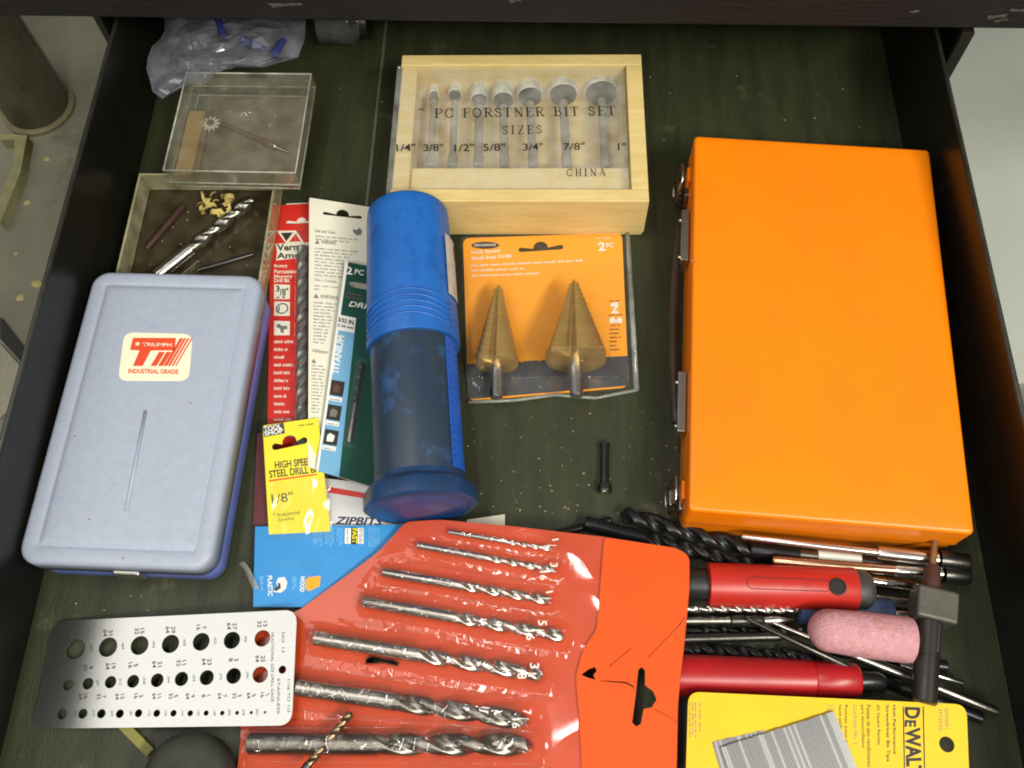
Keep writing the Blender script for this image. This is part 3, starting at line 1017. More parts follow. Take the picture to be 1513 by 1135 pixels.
fine(RD, [((405, 507 + i * 11.5), (436 - (i % 3) * 5, 507 + i * 11.5)) for i in range(13)], M_cream, h1, 4.5, word=(9, 16), parent=RD.card, ragged=.3)
# masonry bit in its sleeve
za = .0010 + .0006 + .0052
drill_bit('grey masonry drill in the clear sleeve of the red package', P(447, 690, za), P(449, 362, za), .0098, M_dsteel, mat('grey_flute', S(112, 112, 106), .45, .6, .15, 90), flute=.82, pitch=.030)
ba, bb = RD.loc(447, 700, .006), RD.loc(449, 352, .006)
def sl(x, y):
    v = abs(x - (ba.x + (bb.x - ba.x) * (y - ba.y) / (bb.y - ba.y)))
    e = sstep(ba.y - .006, ba.y, y) * sstep(bb.y + .008, bb.y, y)
    return .0010 + e * .0106 * sstep(.0098, .0036, v) + .0004 * ridged(x, y * .6, 160, 4) * e
drape('clear_sleeve', RD.locs([(431, 770), (472, 770), (466, 322), (436, 322)], .006), sl, .0012, M_film, RD.o)

# cream slip behind the red card
T = card('paper_slip', 'cream paper slip sticking out under the top of the red package', 'paper', [(423, 330, .0003), (472, 330, .0003), (470, 299, .0003), (423, 301, .0003)], M_cream, .0003, .0005)

# maroon and grey paper under the yellow card
T = card('dark_red_card', 'dark red card edge showing under the yellow card', 'card', [(374, 777, .0022), (410, 777, .0022), (412, 640, .0024), (380, 640, .0024)], mat('maroon_card', S(96, 40, 40), .5), .0005, .001)

# white card with warnings, propped up on the masonry drill
WC = card('package_card', 'white cardboard package back covered in fine print', 'package',
          [(455, 690, .0138), (548, 720, .0045), (566, 309, .0050), (457, 292, .0138)], M_cream, .0006, .0015,
          [lambda T: hslot(T, (480, 315), (532, 321), .0015, .0048, .0006)])
h1 = WC.top
def wl(x0_, x1_, y, k=.085): return ((x0_, y), (x1_, y + (x1_ - x0_) * k))
text(WC, 'Use and Care', (465, 343), (495, 346), 5, M_gink, h1, .02, parent=WC.card)
fine(WC, [wl(466, 528, 350), wl(466, 515, 354.5)], M_gink, h1, 2.4, parent=WC.card)
tri = WC.locs([(465, 360), (472, 361), (469, 354)], h1)
poly('warning_mark', tri, M_gink, WC.card, h1)
text(WC, 'WARNING', (474, 360), (496, 362), 5, M_gink, h1, .03, parent=WC.card)
fine(WC, [wl(465, 530 - (i % 4) * 6, 368 + i * 4.9) for i in range(9)], M_gink, h1, 2.5, parent=WC.card, ragged=.12)
fine(WC, [((464, 409.5), (505, 413))], M_gink, h1, .5, word=(40, 41), parent=WC.card)
text(WC, 'Uso y Cuidado', (464, 416), (498, 419.5), 5, M_gink, h1, .02, parent=WC.card)
fine(WC, [wl(464, 500, 423), wl(464, 472, 428)], M_gink, h1, 2.4, parent=WC.card)
poly('warning_mark', WC.locs([(463, 440), (471, 441), (467, 434)], h1), M_gink, WC.card, h1)
text(WC, 'ADVERTENCIA', (473, 440), (500, 443), 5, M_gink, h1, .03, parent=WC.card)
fine(WC, [wl(463, 499 - i * 1.6, 448 + i * 4.9) for i in range(13)], M_gink, h1, 2.5, parent=WC.card, ragged=.12)
text(WC, 'Utilisation', (461, 520), (484, 523), 5, M_gink, h1, .02, parent=WC.card)
poly('warning_mark', WC.locs([(460, 536), (467, 537), (464, 530)], h1), M_gink, WC.card, h1)
fine(WC, [wl(460, 484 - i * .9, 541 + i * 4.9) for i in range(15)], M_gink, h1, 2.5, parent=WC.card, ragged=.12)
poly('logo_blot', WC.locs([(521, 339), (528, 340), (531, 336), (535, 341), (534, 347), (527, 348), (522, 343)], h1)[::-1], M_gink, WC.card, h1)

# green card
GC = card('drill_bit_card', 'dark green card with light blue stripe holding a small drill', 'package',
          [(467, 694, .0150), (560, 722, .0062), (575, 400, .0068), (509, 386, .0146)], M_green, .0008, .006,
          [lambda T: hslot(T, (521, 420), (545, 424), .0026, None, .0008)])
h1 = GC.top
edge = GC.locs([(467, 694), (509, 386), (512, 386.5), (471, 696)], h1)
def z5b(x, y): return (360 + x / 2.27, 280 + y / 2.27)
poly('print_stripe', GC.locs([z5b(*q) for q in ((249, 945), (320, 965), (377, 432), (322, 420))], h1), M_sky, GC.card, h1)
poly('print_stripe', GC.locs([z5b(*q) for q in ((244, 935), (250, 950), (350, 246), (340, 240))], h1), M_white, GC.card, h1 + .00015)
poly('print_patch', GC.locs([z5b(*q) for q in ((309, 470), (371, 482), (377, 432), (320, 420))], h1), M_white, GC.card, h1 + .0001)
text(GC, '3/32 IN.', z5b(315, 443), z5b(371, 455), 6.5, M_ink, h1 + .00025, .04, parent=GC.card)
text(GC, '(2.38 mm)', z5b(312, 461), z5b(369, 472), 5, M_ink, h1 + .00025, .03, parent=GC.card)
text(GC, '2', z5b(341, 283), z5b(368, 287), 11, M_white, h1, .02, parent=GC.card)
text(GC, 'PC', z5b(371, 284), z5b(402, 289), 8, M_white, h1, .015, parent=GC.card)
text(GC, 'DRILL', z5b(352, 392), z5b(448, 406), 8, M_white, h1, .015, parent=GC.card, shear=.2)
fine(GC, [(z5b(345, 350), z5b(400, 360)), (z5b(340, 362), z5b(400, 374))], mat('dull_red_print', S(96, 74, 70), .6), h1, 4, word=(20, 30), parent=GC.card)
text(GC, 'TITANIUM', z5b(318, 622), z5b(338, 492), 10, M_white, h1 + .0001, .03, parent=GC.card)
for k, (ya) in enumerate((640, 722, 805)):
    x = 290 - k * 10
    poly('print_photo', GC.locs([z5b(*q) for q in ((x - 4, ya + 48), (x + 42, ya + 56), (x + 50, ya + 6), (x + 4, ya - 2))], h1), M_ink, GC.card, h1 + .0001)
    poly('print_photo', GC.locs([z5b(*q) for q in ((x + 8, ya + 40), (x + 30, ya + 42), (x + 36, ya + 22), (x + 20, ya + 12), (x + 10, ya + 20))], h1), (mat('brown_print', S(96, 58, 44), .6), M_gink, M_white)[k], GC.card, h1 + .0002)
    poly('print_caption', GC.locs([z5b(*q) for q in ((x - 6, ya + 66), (x + 38, ya + 74), (x + 41, ya + 60), (x - 4, ya + 52))], h1), M_white, GC.card, h1 + .0001)
    fine(GC, [(z5b(x, ya + 64), z5b(x + 34, ya + 70))], M_ink, h1 + .0002, 2, parent=GC.card)
A = GC.loc(*z5b(354, 850), .0022); Bp = GC.loc(*z5b(398, 582), .0022)
drill_bit('small steel drill lying on the dark green card', GC.mw @ Vector((A.x, A.y, .0030)), GC.mw @ Vector((Bp.x, Bp.y, .0030)), .0040, M_steel2, M_dsteel, flute=.55)
bpts = GC.locs([z5b(330, 865), z5b(372, 872), z5b(420, 575), z5b(380, 566)], .004)
def gb(x, y):
    p = Vector((x, y)); ax = (Bp - A).normalized(); v = abs((p - A).dot(Vector((-ax.y, ax.x))))
    return h1 + .0001 + .0052 * sstep(.0062, .0032, v)
drape('clear_blister', rounded(bpts, .004), gb, .0009, M_film, GC.o)

# yellow card
YC = card('drill_bit_card', 'bright yellow high speed steel drill bit card', 'package',
          [(398, 800, .0060), (490, 800, .0058), (470, 617, .0152), (388, 629, .0152)], M_yel, .0006, .0015,
          [lambda T: hslot(T, (407, 660), (449, 651), .0024, .0050, .0006)])
h1 = YC.top
def z6(x, y): return (370 + x / 3.661, 600 + y / 3.661)
poly('print_patch', YC.locs([z6(*q) for q in ((74, 168), (187, 148), (180, 90), (66, 112))], h1), M_grey, YC.card, h1)
text(YC, 'TOOL', z6(75, 140), z6(170, 122), 7.5, M_white, h1 + .0001, .03, parent=YC.card)
text(YC, 'SHOP', z6(78, 162), z6(178, 146), 7, M_white, h1 + .0001, .03, parent=YC.card)
fine(YC, [(z6(258, 110), z6(350, 100))], M_ink, h1, 2.6, word=(8, 12), parent=YC.card)
text(YC, 'HIGH SPEED', z6(134, 340), z6(338, 318), 11, M_ink, h1, .025, parent=YC.card)
text(YC, 'STEEL DRILL BIT', z6(104, 390), z6(382, 358), 11, M_ink, h1, .025, parent=YC.card)
poly('print_rule', YC.locs([z6(*q) for q in ((100, 410), (360, 374), (360, 366), (100, 400))], h1), M_sred, YC.card, h1)
text(YC, '1/8"', z6(118, 528), z6(232, 514), 14, M_ink, h1, .0, parent=YC.card)
text(YC, '* Industrial', z6(124, 602), z6(268, 584), 6, M_ink, h1, .0, parent=YC.card)
text(YC, 'Quality', z6(152, 630), z6(240, 618), 6, M_ink, h1, .0, parent=YC.card)
yo = YC.locs([(400, 715), (486, 702), (489, 796), (400, 797)], .001)
drape('clear_sleeve', yo, lambda x, y: .0011 + .0003 * ridged(x, y, 90, 8), .0025, M_film, YC.o)

# white paper with a red band
ZC = card('folded_wrapper', 'white wrapper with red band under the yellow card', 'wrapper',
          [(470, 800, .0030), (612, 800, .0030), (608, 722, .0034), (474, 706, .0034)], mat('wrapper_white', S(206, 206, 206), .5, 0, .05, 40, .5, 60), .0004, .001)
h1 = ZC.top
poly('print_band', ZC.locs([(484, 728), (548, 738), (548, 730), (484, 719)], h1), M_redc, ZC.card, h1)
text(ZC, 'ZIPBITS', (494, 775), (566, 777), 12, mat('navy_print', S(38, 36, 66), .6), h1, .03, parent=ZC.card, shear=.3)

# blue card under the pouch
BC = card('drill_bit_card', 'bright blue drill card with plastic and wood icons', 'package',
          [(374, 897, .0058), (640, 897, .0058), (640, 775, .0066), (377, 778, .0066)], M_bcard, .0006, .0008)
h1 = BC.top
text(BC, 'PLASTIC', z6(92, 918), z6(95, 1028), 7, M_white, h1, .03, parent=BC.card)
text(BC, 'WOOD', z6(270, 918), z6(266, 1005), 7, M_white, h1, .03, parent=BC.card)
poly('print_icon', BC.locs([z6(*q) for q in ((120, 1005), (150, 985), (140, 955), (150, 930), (185, 925), (200, 955), (190, 990), (165, 1010))], h1)[::-1], M_white, BC.card, h1)
poly('print_icon', BC.locs([z6(*q) for q in ((125, 995), (150, 972), (148, 955), (162, 960), (165, 985), (140, 1002))], h1 + .0001)[::-1], mat('dark_print', S(74, 56, 52), .6), BC.card, h1 + .0001)
poly('print_icon', BC.locs([z6(*q) for q in ((296, 985), (315, 1002), (374, 975), (380, 918), (318, 926), (298, 940))], h1), M_ocard, BC.card, h1)
poly('print_patch', BC.locs([z6(*q) for q in ((510, 745), (612, 745), (612, 660), (512, 662))], h1), M_white, BC.card, h1)
poly('print_patch', BC.locs([z6(*q) for q in ((543, 748), (580, 748), (580, 658), (545, 658))], h1 + .0001), M_ink, BC.card, h1 + .0001)
text(BC, 'FAST', z6(550, 662), z6(550, 744), 7.5, M_yel, h1 + .0002, .03, parent=BC.card)
fine(BC, [(z6(590, 664), z6(590, 742)), (z6(600, 664), z6(600, 735)), (z6(522, 668), z6(522, 740))], M_ink, h1 + .0002, 2, parent=BC.card)
fine(BC, [(z6(x, 660), z6(x, 760 - (i % 3) * 14)) for i, x in enumerate((340, 352, 366, 378, 405, 417, 430, 442, 468, 480, 492))], mat('pale_blue_print', S(120, 186, 226), .6), h1, 2.4, parent=BC.card)
fine(BC, [(z6(x, 660), z6(x, 760)) for i, x in enumerate((640, 652, 664, 676, 690))], mat('pale_blue_print', S(120, 186, 226), .6), h1, 2, parent=BC.card)
fine(BC, [(z6(x, 922), z6(x, 1000)) for x in (60, 52, 240, 228)], mat('pale_blue_print', S(120, 186, 226), .6), h1, 2.4, parent=BC.card)
fine(BC, [(z6(80, 835 + k * 9), z6(560, 830 + k * 9)) for k in range(6)], mat('mid_blue_print', S(70, 150, 206), .6), h1, 1.2, word=(60, 130), parent=BC.card)
# cream slip showing behind the pouch
T = card('paper_slip', 'cream paper slip showing behind the top edge of the orange pouch', 'paper', [(690, 800, .0004), (746, 792, .0004), (746, 760, .0004), (690, 768, .0004)], M_cream, .0003, .0005)

# ==================================================================
# BLUE TUBE
# ==================================================================
zt_ = .0365
ta, tb = P(622, 752, zt_ - .003), P(602, 312, zt_)
TB = Thing('drill_tube', 'blue plastic screw-cap tube with grimy translucent lower half', 'tube', axis_frame(ta, tb))
TL = (tb - ta).length
M_tcap = mat('tube_blue', S(36, 104, 188), .38, 0, .12, 26, .15, 200, spot=S(30, 84, 158), spot_scale=60, spot_lo=.52)
M_tbody = mat('tube_grimy', S(28, 46, 74), .42, 0, .2, 22, .1, 200, col2=S(42, 56, 64), spot=S(42, 82, 126), spot_scale=30, spot_lo=.56, stretch=(.4, 1, 1))
R1 = .0300
xs_ = TL * .50
lathe_x('tube_body', [(.010, R1 * .93), (.014, R1 * .97), (TL * .3, R1 * .98), (xs_ + .004, R1 * .99)], M_tbody, TB.o, 48)
pf = [(xs_, R1 * .98), (xs_, R1 * 1.06)]
pf += [(xs_ + .002, R1 * 1.07), (TL * .75, R1 * 1.03), (TL - .012, R1 * 1.0)]
for i in range(1, 7):
    an = math.radians(90 * i / 6)
    pf.append((TL - .006 + .006 * math.sin(an), R1 * .99 - .006 * (1 - math.cos(an))))
pf.append((TL + .0005, .001))
CAPO = lathe_x('screw_cap', pf, M_tcap, TB.o, 48)
# slanted grip ribs at the mouth of the cap
for k in range(5):
    pts = []
    for i in range(15):
        th = math.radians(20 + 130 * i / 14)
        x = xs_ + .004 + k * .0045 + .012 * max(0, math.sin(th * 1.0)) - .004
        pts.append((x, R1 * 1.062 * math.cos(th), R1 * 1.062 * math.sin(th)))
    tube_path('grip_rib', pts, .0009, M_tcap, CAPO, 6)
# foot flange, eight lobes
rings = []
M_foot = mat('tube_foot', S(30, 48, 74), .38, 0, .2, 26, .1, 200, col2=S(28, 66, 112))
for x, r, k in ((-.0005, R1 * 1.02, 0.5), (.0, R1 * 1.16, 1), (.0012, R1 * 1.20, 1), (.010, R1 * 1.20, 1), (.0125, R1 * 1.15, 1), (.015, R1 * 1.0, .6), (.019, R1 * .975, 0)):
    rings.append([Vector((x, r * (1 + .018 * k * math.cos(8 * t_)) * math.cos(t_), r * (1 + .018 * k * math.cos(8 * t_)) * math.sin(t_))) for t_ in [2 * math.pi * i / 64 for i in range(64)]])
FT = loft('foot_flange', rings, M_foot, TB.o)
sharp_edges(FT, 40)
FF = lathe_x('foot_disc', [(-.0012, R1 * .05), (-.0010, R1 * .9), (-.0004, R1 * 1.0)], mat('foot_disc_blue', S(26, 72, 132), .35, 0, .15, 30), FT, 40)
# ladder scale along the side facing right
def surf(x, th, r):
    return Vector((x, r * math.cos(th), r * math.sin(th)))
vv, ff = [], []
strip_t0, strip_t1 = math.radians(8), math.radians(40)   # y is left of the axis: negative y faces right
def side(th): return math.radians(180) - th
nseg = 8
for i in range(2):
    x = .020 + (xs_ - .021) * i
    for j in range(nseg + 1):
        th = side(strip_t0 + (strip_t1 - strip_t0) * j / nseg)
        vv.append(surf(x, th, R1 * 1.003))
for j in range(nseg):
    ff.append((j, j + 1, nseg + 2 + j, nseg + 1 + j))
STR = mesh('scale_strip', vv, ff, mat('scale_blue', S(32, 92, 190), .4, 0, .1), TB.o, True)
vv, ff = [], []
for k in range(16):
    x = .024 + k * (xs_ - .030) / 16
    q = []
    for (dx, t_) in ((0, .08), (.0022, .08), (.0046, .86), (.0030, .86)):
        th = side(strip_t0 + (strip_t1 - strip_t0) * t_)
        q.append(surf(x + dx, th, R1 * 1.010))
    i0 = len(vv); vv += q; ff.append((i0, i0 + 1, i0 + 2, i0 + 3))
mesh('scale_mark', vv, ff, mat('scale_dark', S(20, 44, 84), .5), STR)
# sticker on the cap's side
vv, ff = [], []
sx0, sx1 = TL * .64, TL * .855
for i in range(2):
    x = sx0 + (sx1 - sx0) * i
    for j in range(9):
        th = side(math.radians(-4 + 36 * j / 8))
        vv.append(surf(x, th, R1 * 1.075))
for j in range(8): ff.append((j, j + 1, 10 + j, 9 + j))
SK = mesh('sticker', vv, ff, mat('tube_sticker', S(196, 194, 186), .45, 0, .12, 60), TB.o, True)
vv, ff = [], []
for (xa, xb, t0, t1) in ((sx0 + .003, sx0 + .012, -6, 16), (sx0 + .020, sx0 + .022, -6, 12), (sx0 + .026, sx0 + .028, -6, 16), (sx0 + .034, sx0 + .046, 2, 8)):
    q = [surf(xa, side(math.radians(t0)), R1 * 1.081), surf(xb, side(math.radians(t0)), R1 * 1.081), surf(xb, side(math.radians(t1)), R1 * 1.081), surf(xa, side(math.radians(t1)), R1 * 1.081)]
    i0 = len(vv); vv += q; ff.append((i0, i0 + 1, i0 + 2, i0 + 3))
mesh('sticker_print', vv, ff, mat('brown_red_print', S(128, 70, 56), .5), SK)

# ==================================================================
# SMALL BOLT
# ==================================================================
a, b = P(893, 725, .0042), P(893.5, 655, .0034)
T = Thing('small_bolt', 'small dark steel bolt lying alone on the olive drawer bottom', 'bolt', axis_frame(a, b))
L = (b - a).length
lathe_x('shaft', [(.004, .0030), (L - .003, .0030), (L - .0028, .0035), (L - .0004, .0035), (L, .0030)], M_dsteel, T.o, 16)
o = lathe_x('hex_head', [(-.0010, .0022), (-.0010, .0046), (.0, .0050), (.0040, .0050), (.0045, .0044)], M_dsteel, T.o, 6, smooth=False, sharp=False)
lathe_x('ground_end', [(-.0014, .0006), (-.0013, .0026), (-.0009, .0027)], M_steel, T.o, 16)

# ==================================================================
# CLEAR TRAY AND CLEAR BOX, UPPER LEFT
# ==================================================================
ty0, ty1, tx0, tx1, th_ = .3395, .4455, -.3145, -.2055, .0200
TR = Thing('plastic_tray', 'open yellowed clear plastic tray behind the blue case', 'tray', Matrix.Translation((tx0, ty0, 0.0003)))
tw_, td_ = tx1 - tx0, ty1 - ty0
M_trayf = film('tray_floor_plastic', (0.74, 0.66, 0.50, 1), 0.12, 0.06, (0.40, 0.34, 0.22, 1))
box('tray_floor', (0, 0, 0), (tw_, td_, .0018), M_trayf, TR.o, 0)
box('tray_wall', (0, 0, .0019), (.0018, td_, th_), M_tray, TR.o, 0)
box('tray_wall', (tw_ - .0018, 0, .0019), (tw_, td_, th_), M_tray, TR.o, 0)
box('tray_wall', (.0019, 0, .0019), (tw_ - .0019, .0018, th_), M_tray, TR.o, 0)
box('tray_wall', (.0019, td_ - .0018, .0019), (tw_ - .0019, td_, th_), M_tray, TR.o, 0)
tube_path('tray_lip', [(.001, .001, th_), (.001, td_ - .001, th_), (tw_ - .001, td_ - .001, th_), (tw_ - .001, .001, th_)], .0013, M_tray, TR.o, 6, closed=True)

zt2 = .0022
drill_bit('large shiny twist drill lying diagonally in the open plastic tray', P(232, 408, .0075), P(376, 294, .0075), .0102, M_steel, M_steel2, flute=.68, pitch=.040)
a, b = P(216, 368, .0048), P(272, 303, .0048)
L = (b - a).length
rod('rusty_punch', 'brown rusty rod lying in the open plastic tray by its left wall', 'rod', a, b, [[(0, .0014), (.004, .0024), (L - .001, .0025), (L, .002)]], [mat('rust_brown', S(74, 48, 40), .6, .3, .2, 90)], names=['shaft'])
a, b = P(292, 400, .0040), P(376, 375, .0040)
L = (b - a).length
rod('thin_drill_rod', 'thin grey rod lying across the open plastic tray', 'rod', a, b, [[(0, .0017), (L - .002, .0017), (L, .0009)]], [M_dsteel], names=['shaft'])
# curled wood shavings
vv, ff = [], []
rnd = random.Random(3)
for k in range(26):
    c = P(rnd.uniform(282, 345), rnd.uniform(288, 318), .0030 + rnd.random() * .004)
    R = rnd.uniform(.0018, .0045)
    w = rnd.uniform(.0015, .0045)
    rot = Matrix.Rotation(rnd.uniform(0, 6.3), 3, 'Z') @ Matrix.Rotation(rnd.uniform(-.6, .6), 3, 'X')
    n = 8
    for i in range(n + 1):
        an = i / n * rnd.uniform(2.6, 3.4)
        for s in (-1, 1):
            p = rot @ Vector((R * math.cos(an), s * w / 2, R * math.sin(an) * .8))
            vv.append(c + p)
    k0 = len(vv) - 2 * (n + 1)
    for i in range(n):
        ff.append((k0 + 2 * i, k0 + 2 * i + 1, k0 + 2 * i + 3, k0 + 2 * i + 2))
tag(mesh('wood_shavings', vv, ff, mat('shaving', S(214, 192, 112), .7, 0, .15, 200), None, True), 'curled pale wood shavings in the open plastic tray', 'shavings', kind='stuff')

# box with lid
fl_, fr_ = P(240, 253, .0470), P(437, 256, .0470)
bl_ = P(262, 105, .0470)
TT = .0235
CB = Thing('plastic_box', 'closed clear plastic box tilted on the tray with odd hardware inside', 'box', frame3(fl_, fr_, bl_) @ Matrix.Translation((0, 0, -TT)))
_b = CB.mw
SU = Thing('cardboard_box', 'flat brown cardboard box under the clear plastic box', 'box', Matrix.Translation((-.272, .462, .0004)))
box('carton', (0, 0, 0), (.074, .060, .0215), mat('brown_carton', S(92, 76, 58), .8, 0, .15, 40), SU.o, .0008)
cw = (fr_ - fl_).length
cdp = (bl_ - fl_).length * .985
def shell(prefix, x0, x1, y0, y1, z0, z1, t, parent, floor_at):
    if floor_at == 'bottom':
        box(prefix + '_floor', (x0, y0, z0), (x1, y1, z0 + t), M_cbox, parent, 0)
        za, zb = z0 + t + .00005, z1
    else:
        box(prefix + '_top', (x0, y0, z1 - t), (x1, y1, z1), M_cbox, parent, 0)
        za, zb = z0, z1 - t - .00005
    for q in (((x0, y0, za), (x0 + t, y1, zb)), ((x1 - t, y0, za), (x1, y1, zb)), ((x0 + t + .00005, y0, za), (x1 - t - .00005, y0 + t, zb)), ((x0 + t + .00005, y1 - t, za), (x1 - t - .00005, y1, zb))):
        box(prefix + '_wall', q[0], q[1], M_cbox, parent, 0)
shell('base', 0.0022, cw - .0022, .0022, cdp - .0022, 0, TT - .004, .0014, CB.o, 'bottom')
shell('lid', 0, cw, 0, cdp, TT * .38, TT, .0014, CB.o, 'top')
M_lip = film('plastic_edge', (.9, .9, .84, 1), .08, .42, (.72, .72, .62, 1))
for zz in (TT, TT * .38):
    tube_path('lid_edge', [(.0005, .0005, zz), (.0005, cdp - .0005, zz), (cw - .0005, cdp - .0005, zz), (cw - .0005, .0005, zz)], .0009, M_lip, CB.o, 6, closed=True)
for zz in (.001,):
    tube_path('base_edge', [(.003, .003, zz), (.003, cdp - .003, zz), (cw - .003, cdp - .003, zz), (cw - .003, .003, zz)], .0008, M_lip, CB.o, 6, closed=True)
# things inside it, on its floor
def inbox(px, py, h):
    p = CB.loc(px, py, h)
    return CB.mw @ Vector((p.x, p.y, h))
c = inbox(312, 184, .0120)
X, Y = (inbox(330, 184, .0120) - c), (inbox(312, 170, .0120) - c)
T = Thing('star_burr', 'small bright toothed star washer inside the clear plastic box', 'washer', frame3(c, c + X, c + Y))
ringp = []
for i in range(44):
    an = 2 * math.pi * i / 44
    r = .0072 if (i // 2) % 2 == 0 else .0046
    ringp.append(Vector((r * math.cos(an), r * math.sin(an))))
plate('toothed_ring', ringp, [circ((0, 0), .0022)], .0012, mat('pale_steel', S(206, 204, 196), .45, .4, .06), T.o, 0)
lathe = lathe_x('hub', [(0, .0016), (.0001, .0030), (.0026, .0028), (.0027, .0016)], M_steel2, T.o, 20)
lathe.rotation_euler = (0, math.radians(-90), 0)
for i, (qa, qb, nm) in enumerate((((288, 210), (292, 190), 'left'), ((300, 212), (304, 192), 'right'))):
    a, b = inbox(*qa, .0042), inbox(*qb, .0042)
    L = (b - a).length
    rod('small_screw', ('short bright screw beside the star washer, farther from it', 'short bright screw right under the star washer')[i], 'screw', a, b, [[(0, .0026), (.002, .0027), (.0022, .0016), (L - .001, .0015), (L, .0008)]], [M_chrome], 'screws in the clear box', ['shaft'])
a, b = inbox(326, 182, .0042), inbox(428, 226, .0042)
L = (b - a).length
rod('countersink_rod', 'rusty pointed rod lying across the inside of the clear box', 'rod', a, b, [[(0, .0020), (L * .6, .0021), (L * .62, .0030), (L * .8, .0031)], [(L * .8, .0031), (L * .83, .0014), (L - .003, .0012), (L, .0004)]], [mat('rusty_rod', S(116, 84, 64), .6, .5, .2, 90), M_steel2], names=['shaft', 'point'])
lo_ = CB.inv @ inbox(248, 246, .003)
W = Thing('wood_strip', 'tan wooden strip standing along the inside of the clear box', 'strip', CB.mw @ Matrix.Translation((.0046, .0046, .0022)))
box('strip_body', (0, 0, 0), (.013, cdp - .035, .012), mat('tan_strip', S(150, 120, 72), .7, 0, .15, 60), W.o, .0006)
box('felt_floor', (.0182, .0046, .0016), (cw - .0046, cdp - .0046, .0020), mat('brown_felt', S(104, 90, 74), .9, 0, .2, 60), CB.o, 0)
# crumpled little bag inside
def crumple(name, pts, z0, zh, amp, m, parent, seed, frame=None, rings=26, n=72, freq=70, bottom=True):
    """a crumpled bag: outline in pixels, a wrinkled upper and lower sheet"""
    cx = sum(p[0] for p in pts) / len(pts); cy = sum(p[1] for p in pts) / len(pts)
    rad = []
    for i in range(n):
        an = 2 * math.pi * i / n
        dx, dy = math.cos(an), math.sin(an)
        best = 1
        for k in range(len(pts)):
            ax, ay = pts[k][0] - cx, pts[k][1] - cy
            bx, by = pts[(k + 1) % len(pts)][0] - cx, pts[(k + 1) % len(pts)][1] - cy
            den = dx * (by - ay) - dy * (bx - ax)
            if abs(den) < 1e-9: continue
            t = (ax * (by - ay) - ay * (bx - ax)) / den
            u = (ax * dy - ay * dx) / den
            if t > 0 and 0 <= u <= 1: best = max(best, t)
        rad.append(best)
    vv, ff = [], []
    def put(s, i, top):
        x = cx + math.cos(2 * math.pi * i / n) * rad[i] * s
        y = cy + math.sin(2 * math.pi * i / n) * rad[i] * s
        w = P(x, y, .03)
        cell = noise.voronoi(Vector((w.x * freq, w.y * freq, seed)))[0]
        fac = (cell[1] - cell[0])
        rg = noise.noise(Vector((w.x * freq * 1.7, w.y * freq * 1.7, seed + 3)))
        env = (1 - s ** 3)
        z = z0 + (zh * env * (.65 + .5 * noise.noise(Vector((w.x * 25, w.y * 25, seed)))) + amp * env * (fac * .8 + rg * .9) if top else .0006 + amp * .15 * rg * env)
        if frame:
            q = frame.loc(x, y, z)
            return frame.mw @ Vector((q.x, q.y, z))
        return P(x, y, z)
    for top in ((True, False) if bottom else (True,)):
        k0 = len(vv)
        vv.append(put(0, 0, top))
        for r in range(1, rings + 1):
            for i in range(n):
                vv.append(put(r / rings, i, top))
        for i in range(n):
            ff.append((k0, k0 + 1 + i, k0 + 1 + (i + 1) % n))
        for r in range(rings - 1):
            for i in range(n):
                a_ = k0 + 1 + r * n + i; b_ = k0 + 1 + r * n + (i + 1) % n
                ff.append((a_, b_, b_ + n, a_ + n))
    return mesh(name, vv, ff, m, parent, True)
o = crumple('small_bag', [(318, 165), (345, 140), (400, 135), (432, 150), (425, 195), (412, 212), (395, 190), (350, 180)], .0045, .006, .004, M_film, None, 5.0, CB, 18, 60, 90)
tag(o, 'small clear bag crumpled inside the closed plastic box', 'bag')
# large crumpled bag on top and behind
o = crumple('plastic_bag', [(214, 96), (226, 66), (244, 52), (243, 22), (300, 8), (380, 6), (452, 20), (450, 62), (436, 96), (398, 100), (352, 98), (318, 108), (300, 126), (276, 124), (256, 136), (246, 150), (226, 138), (220, 112)], .0490, .018, .0125, M_bag, None, 11.0, None, 11, 34, 40)
o.data.polygons.foreach_set('use_smooth', [False] * len(o.data.polygons))
tag(o, 'crumpled clear plastic bag slumped over the clear plastic box', 'bag')
M_anch = mat('blue_anchor', S(46, 56, 112), .4, 0, .1)
for i, (qa, qb) in enumerate((((322, 26), (330, 52)), ((404, 82), (420, 58)), ((360, 60), (392, 72)))):
    a, b = P(*qa, .0575), P(*qb, .0575)
    L = (b - a).length
    rod('wall_anchor', ('blue plastic plug upright in the bag by the bench rail', 'blue plastic plug slanting in the bag above the box lid', 'blue plastic plug lying in the middle of the bag')[i], 'plug', a, b, [[(0, .0032), (.0008, .0044), (.0018, .0034), (L * .8, .0028), (L, .0018)]], [M_anch], 'blue plugs in the bag', ['shaft'])
# dark glass jar in the shade behind the bag
a, b = P(470, 30, .022), P(545, 32, .022)
L = (b - a).length
rod('glass_jar', 'dark glass jar in the shade behind the crumpled bag', 'jar', a, b, [[(0, .016), (.002, .019), (L * .7, .019), (L * .82, .013), (L * .86, .013)], [(L * .86, .014), (L, .014)]], [film('jar_glass', (.5, .52, .48, 1), .05, .2, (.3, .3, .28, 1)), M_dsteel], names=['glass', 'lid'])

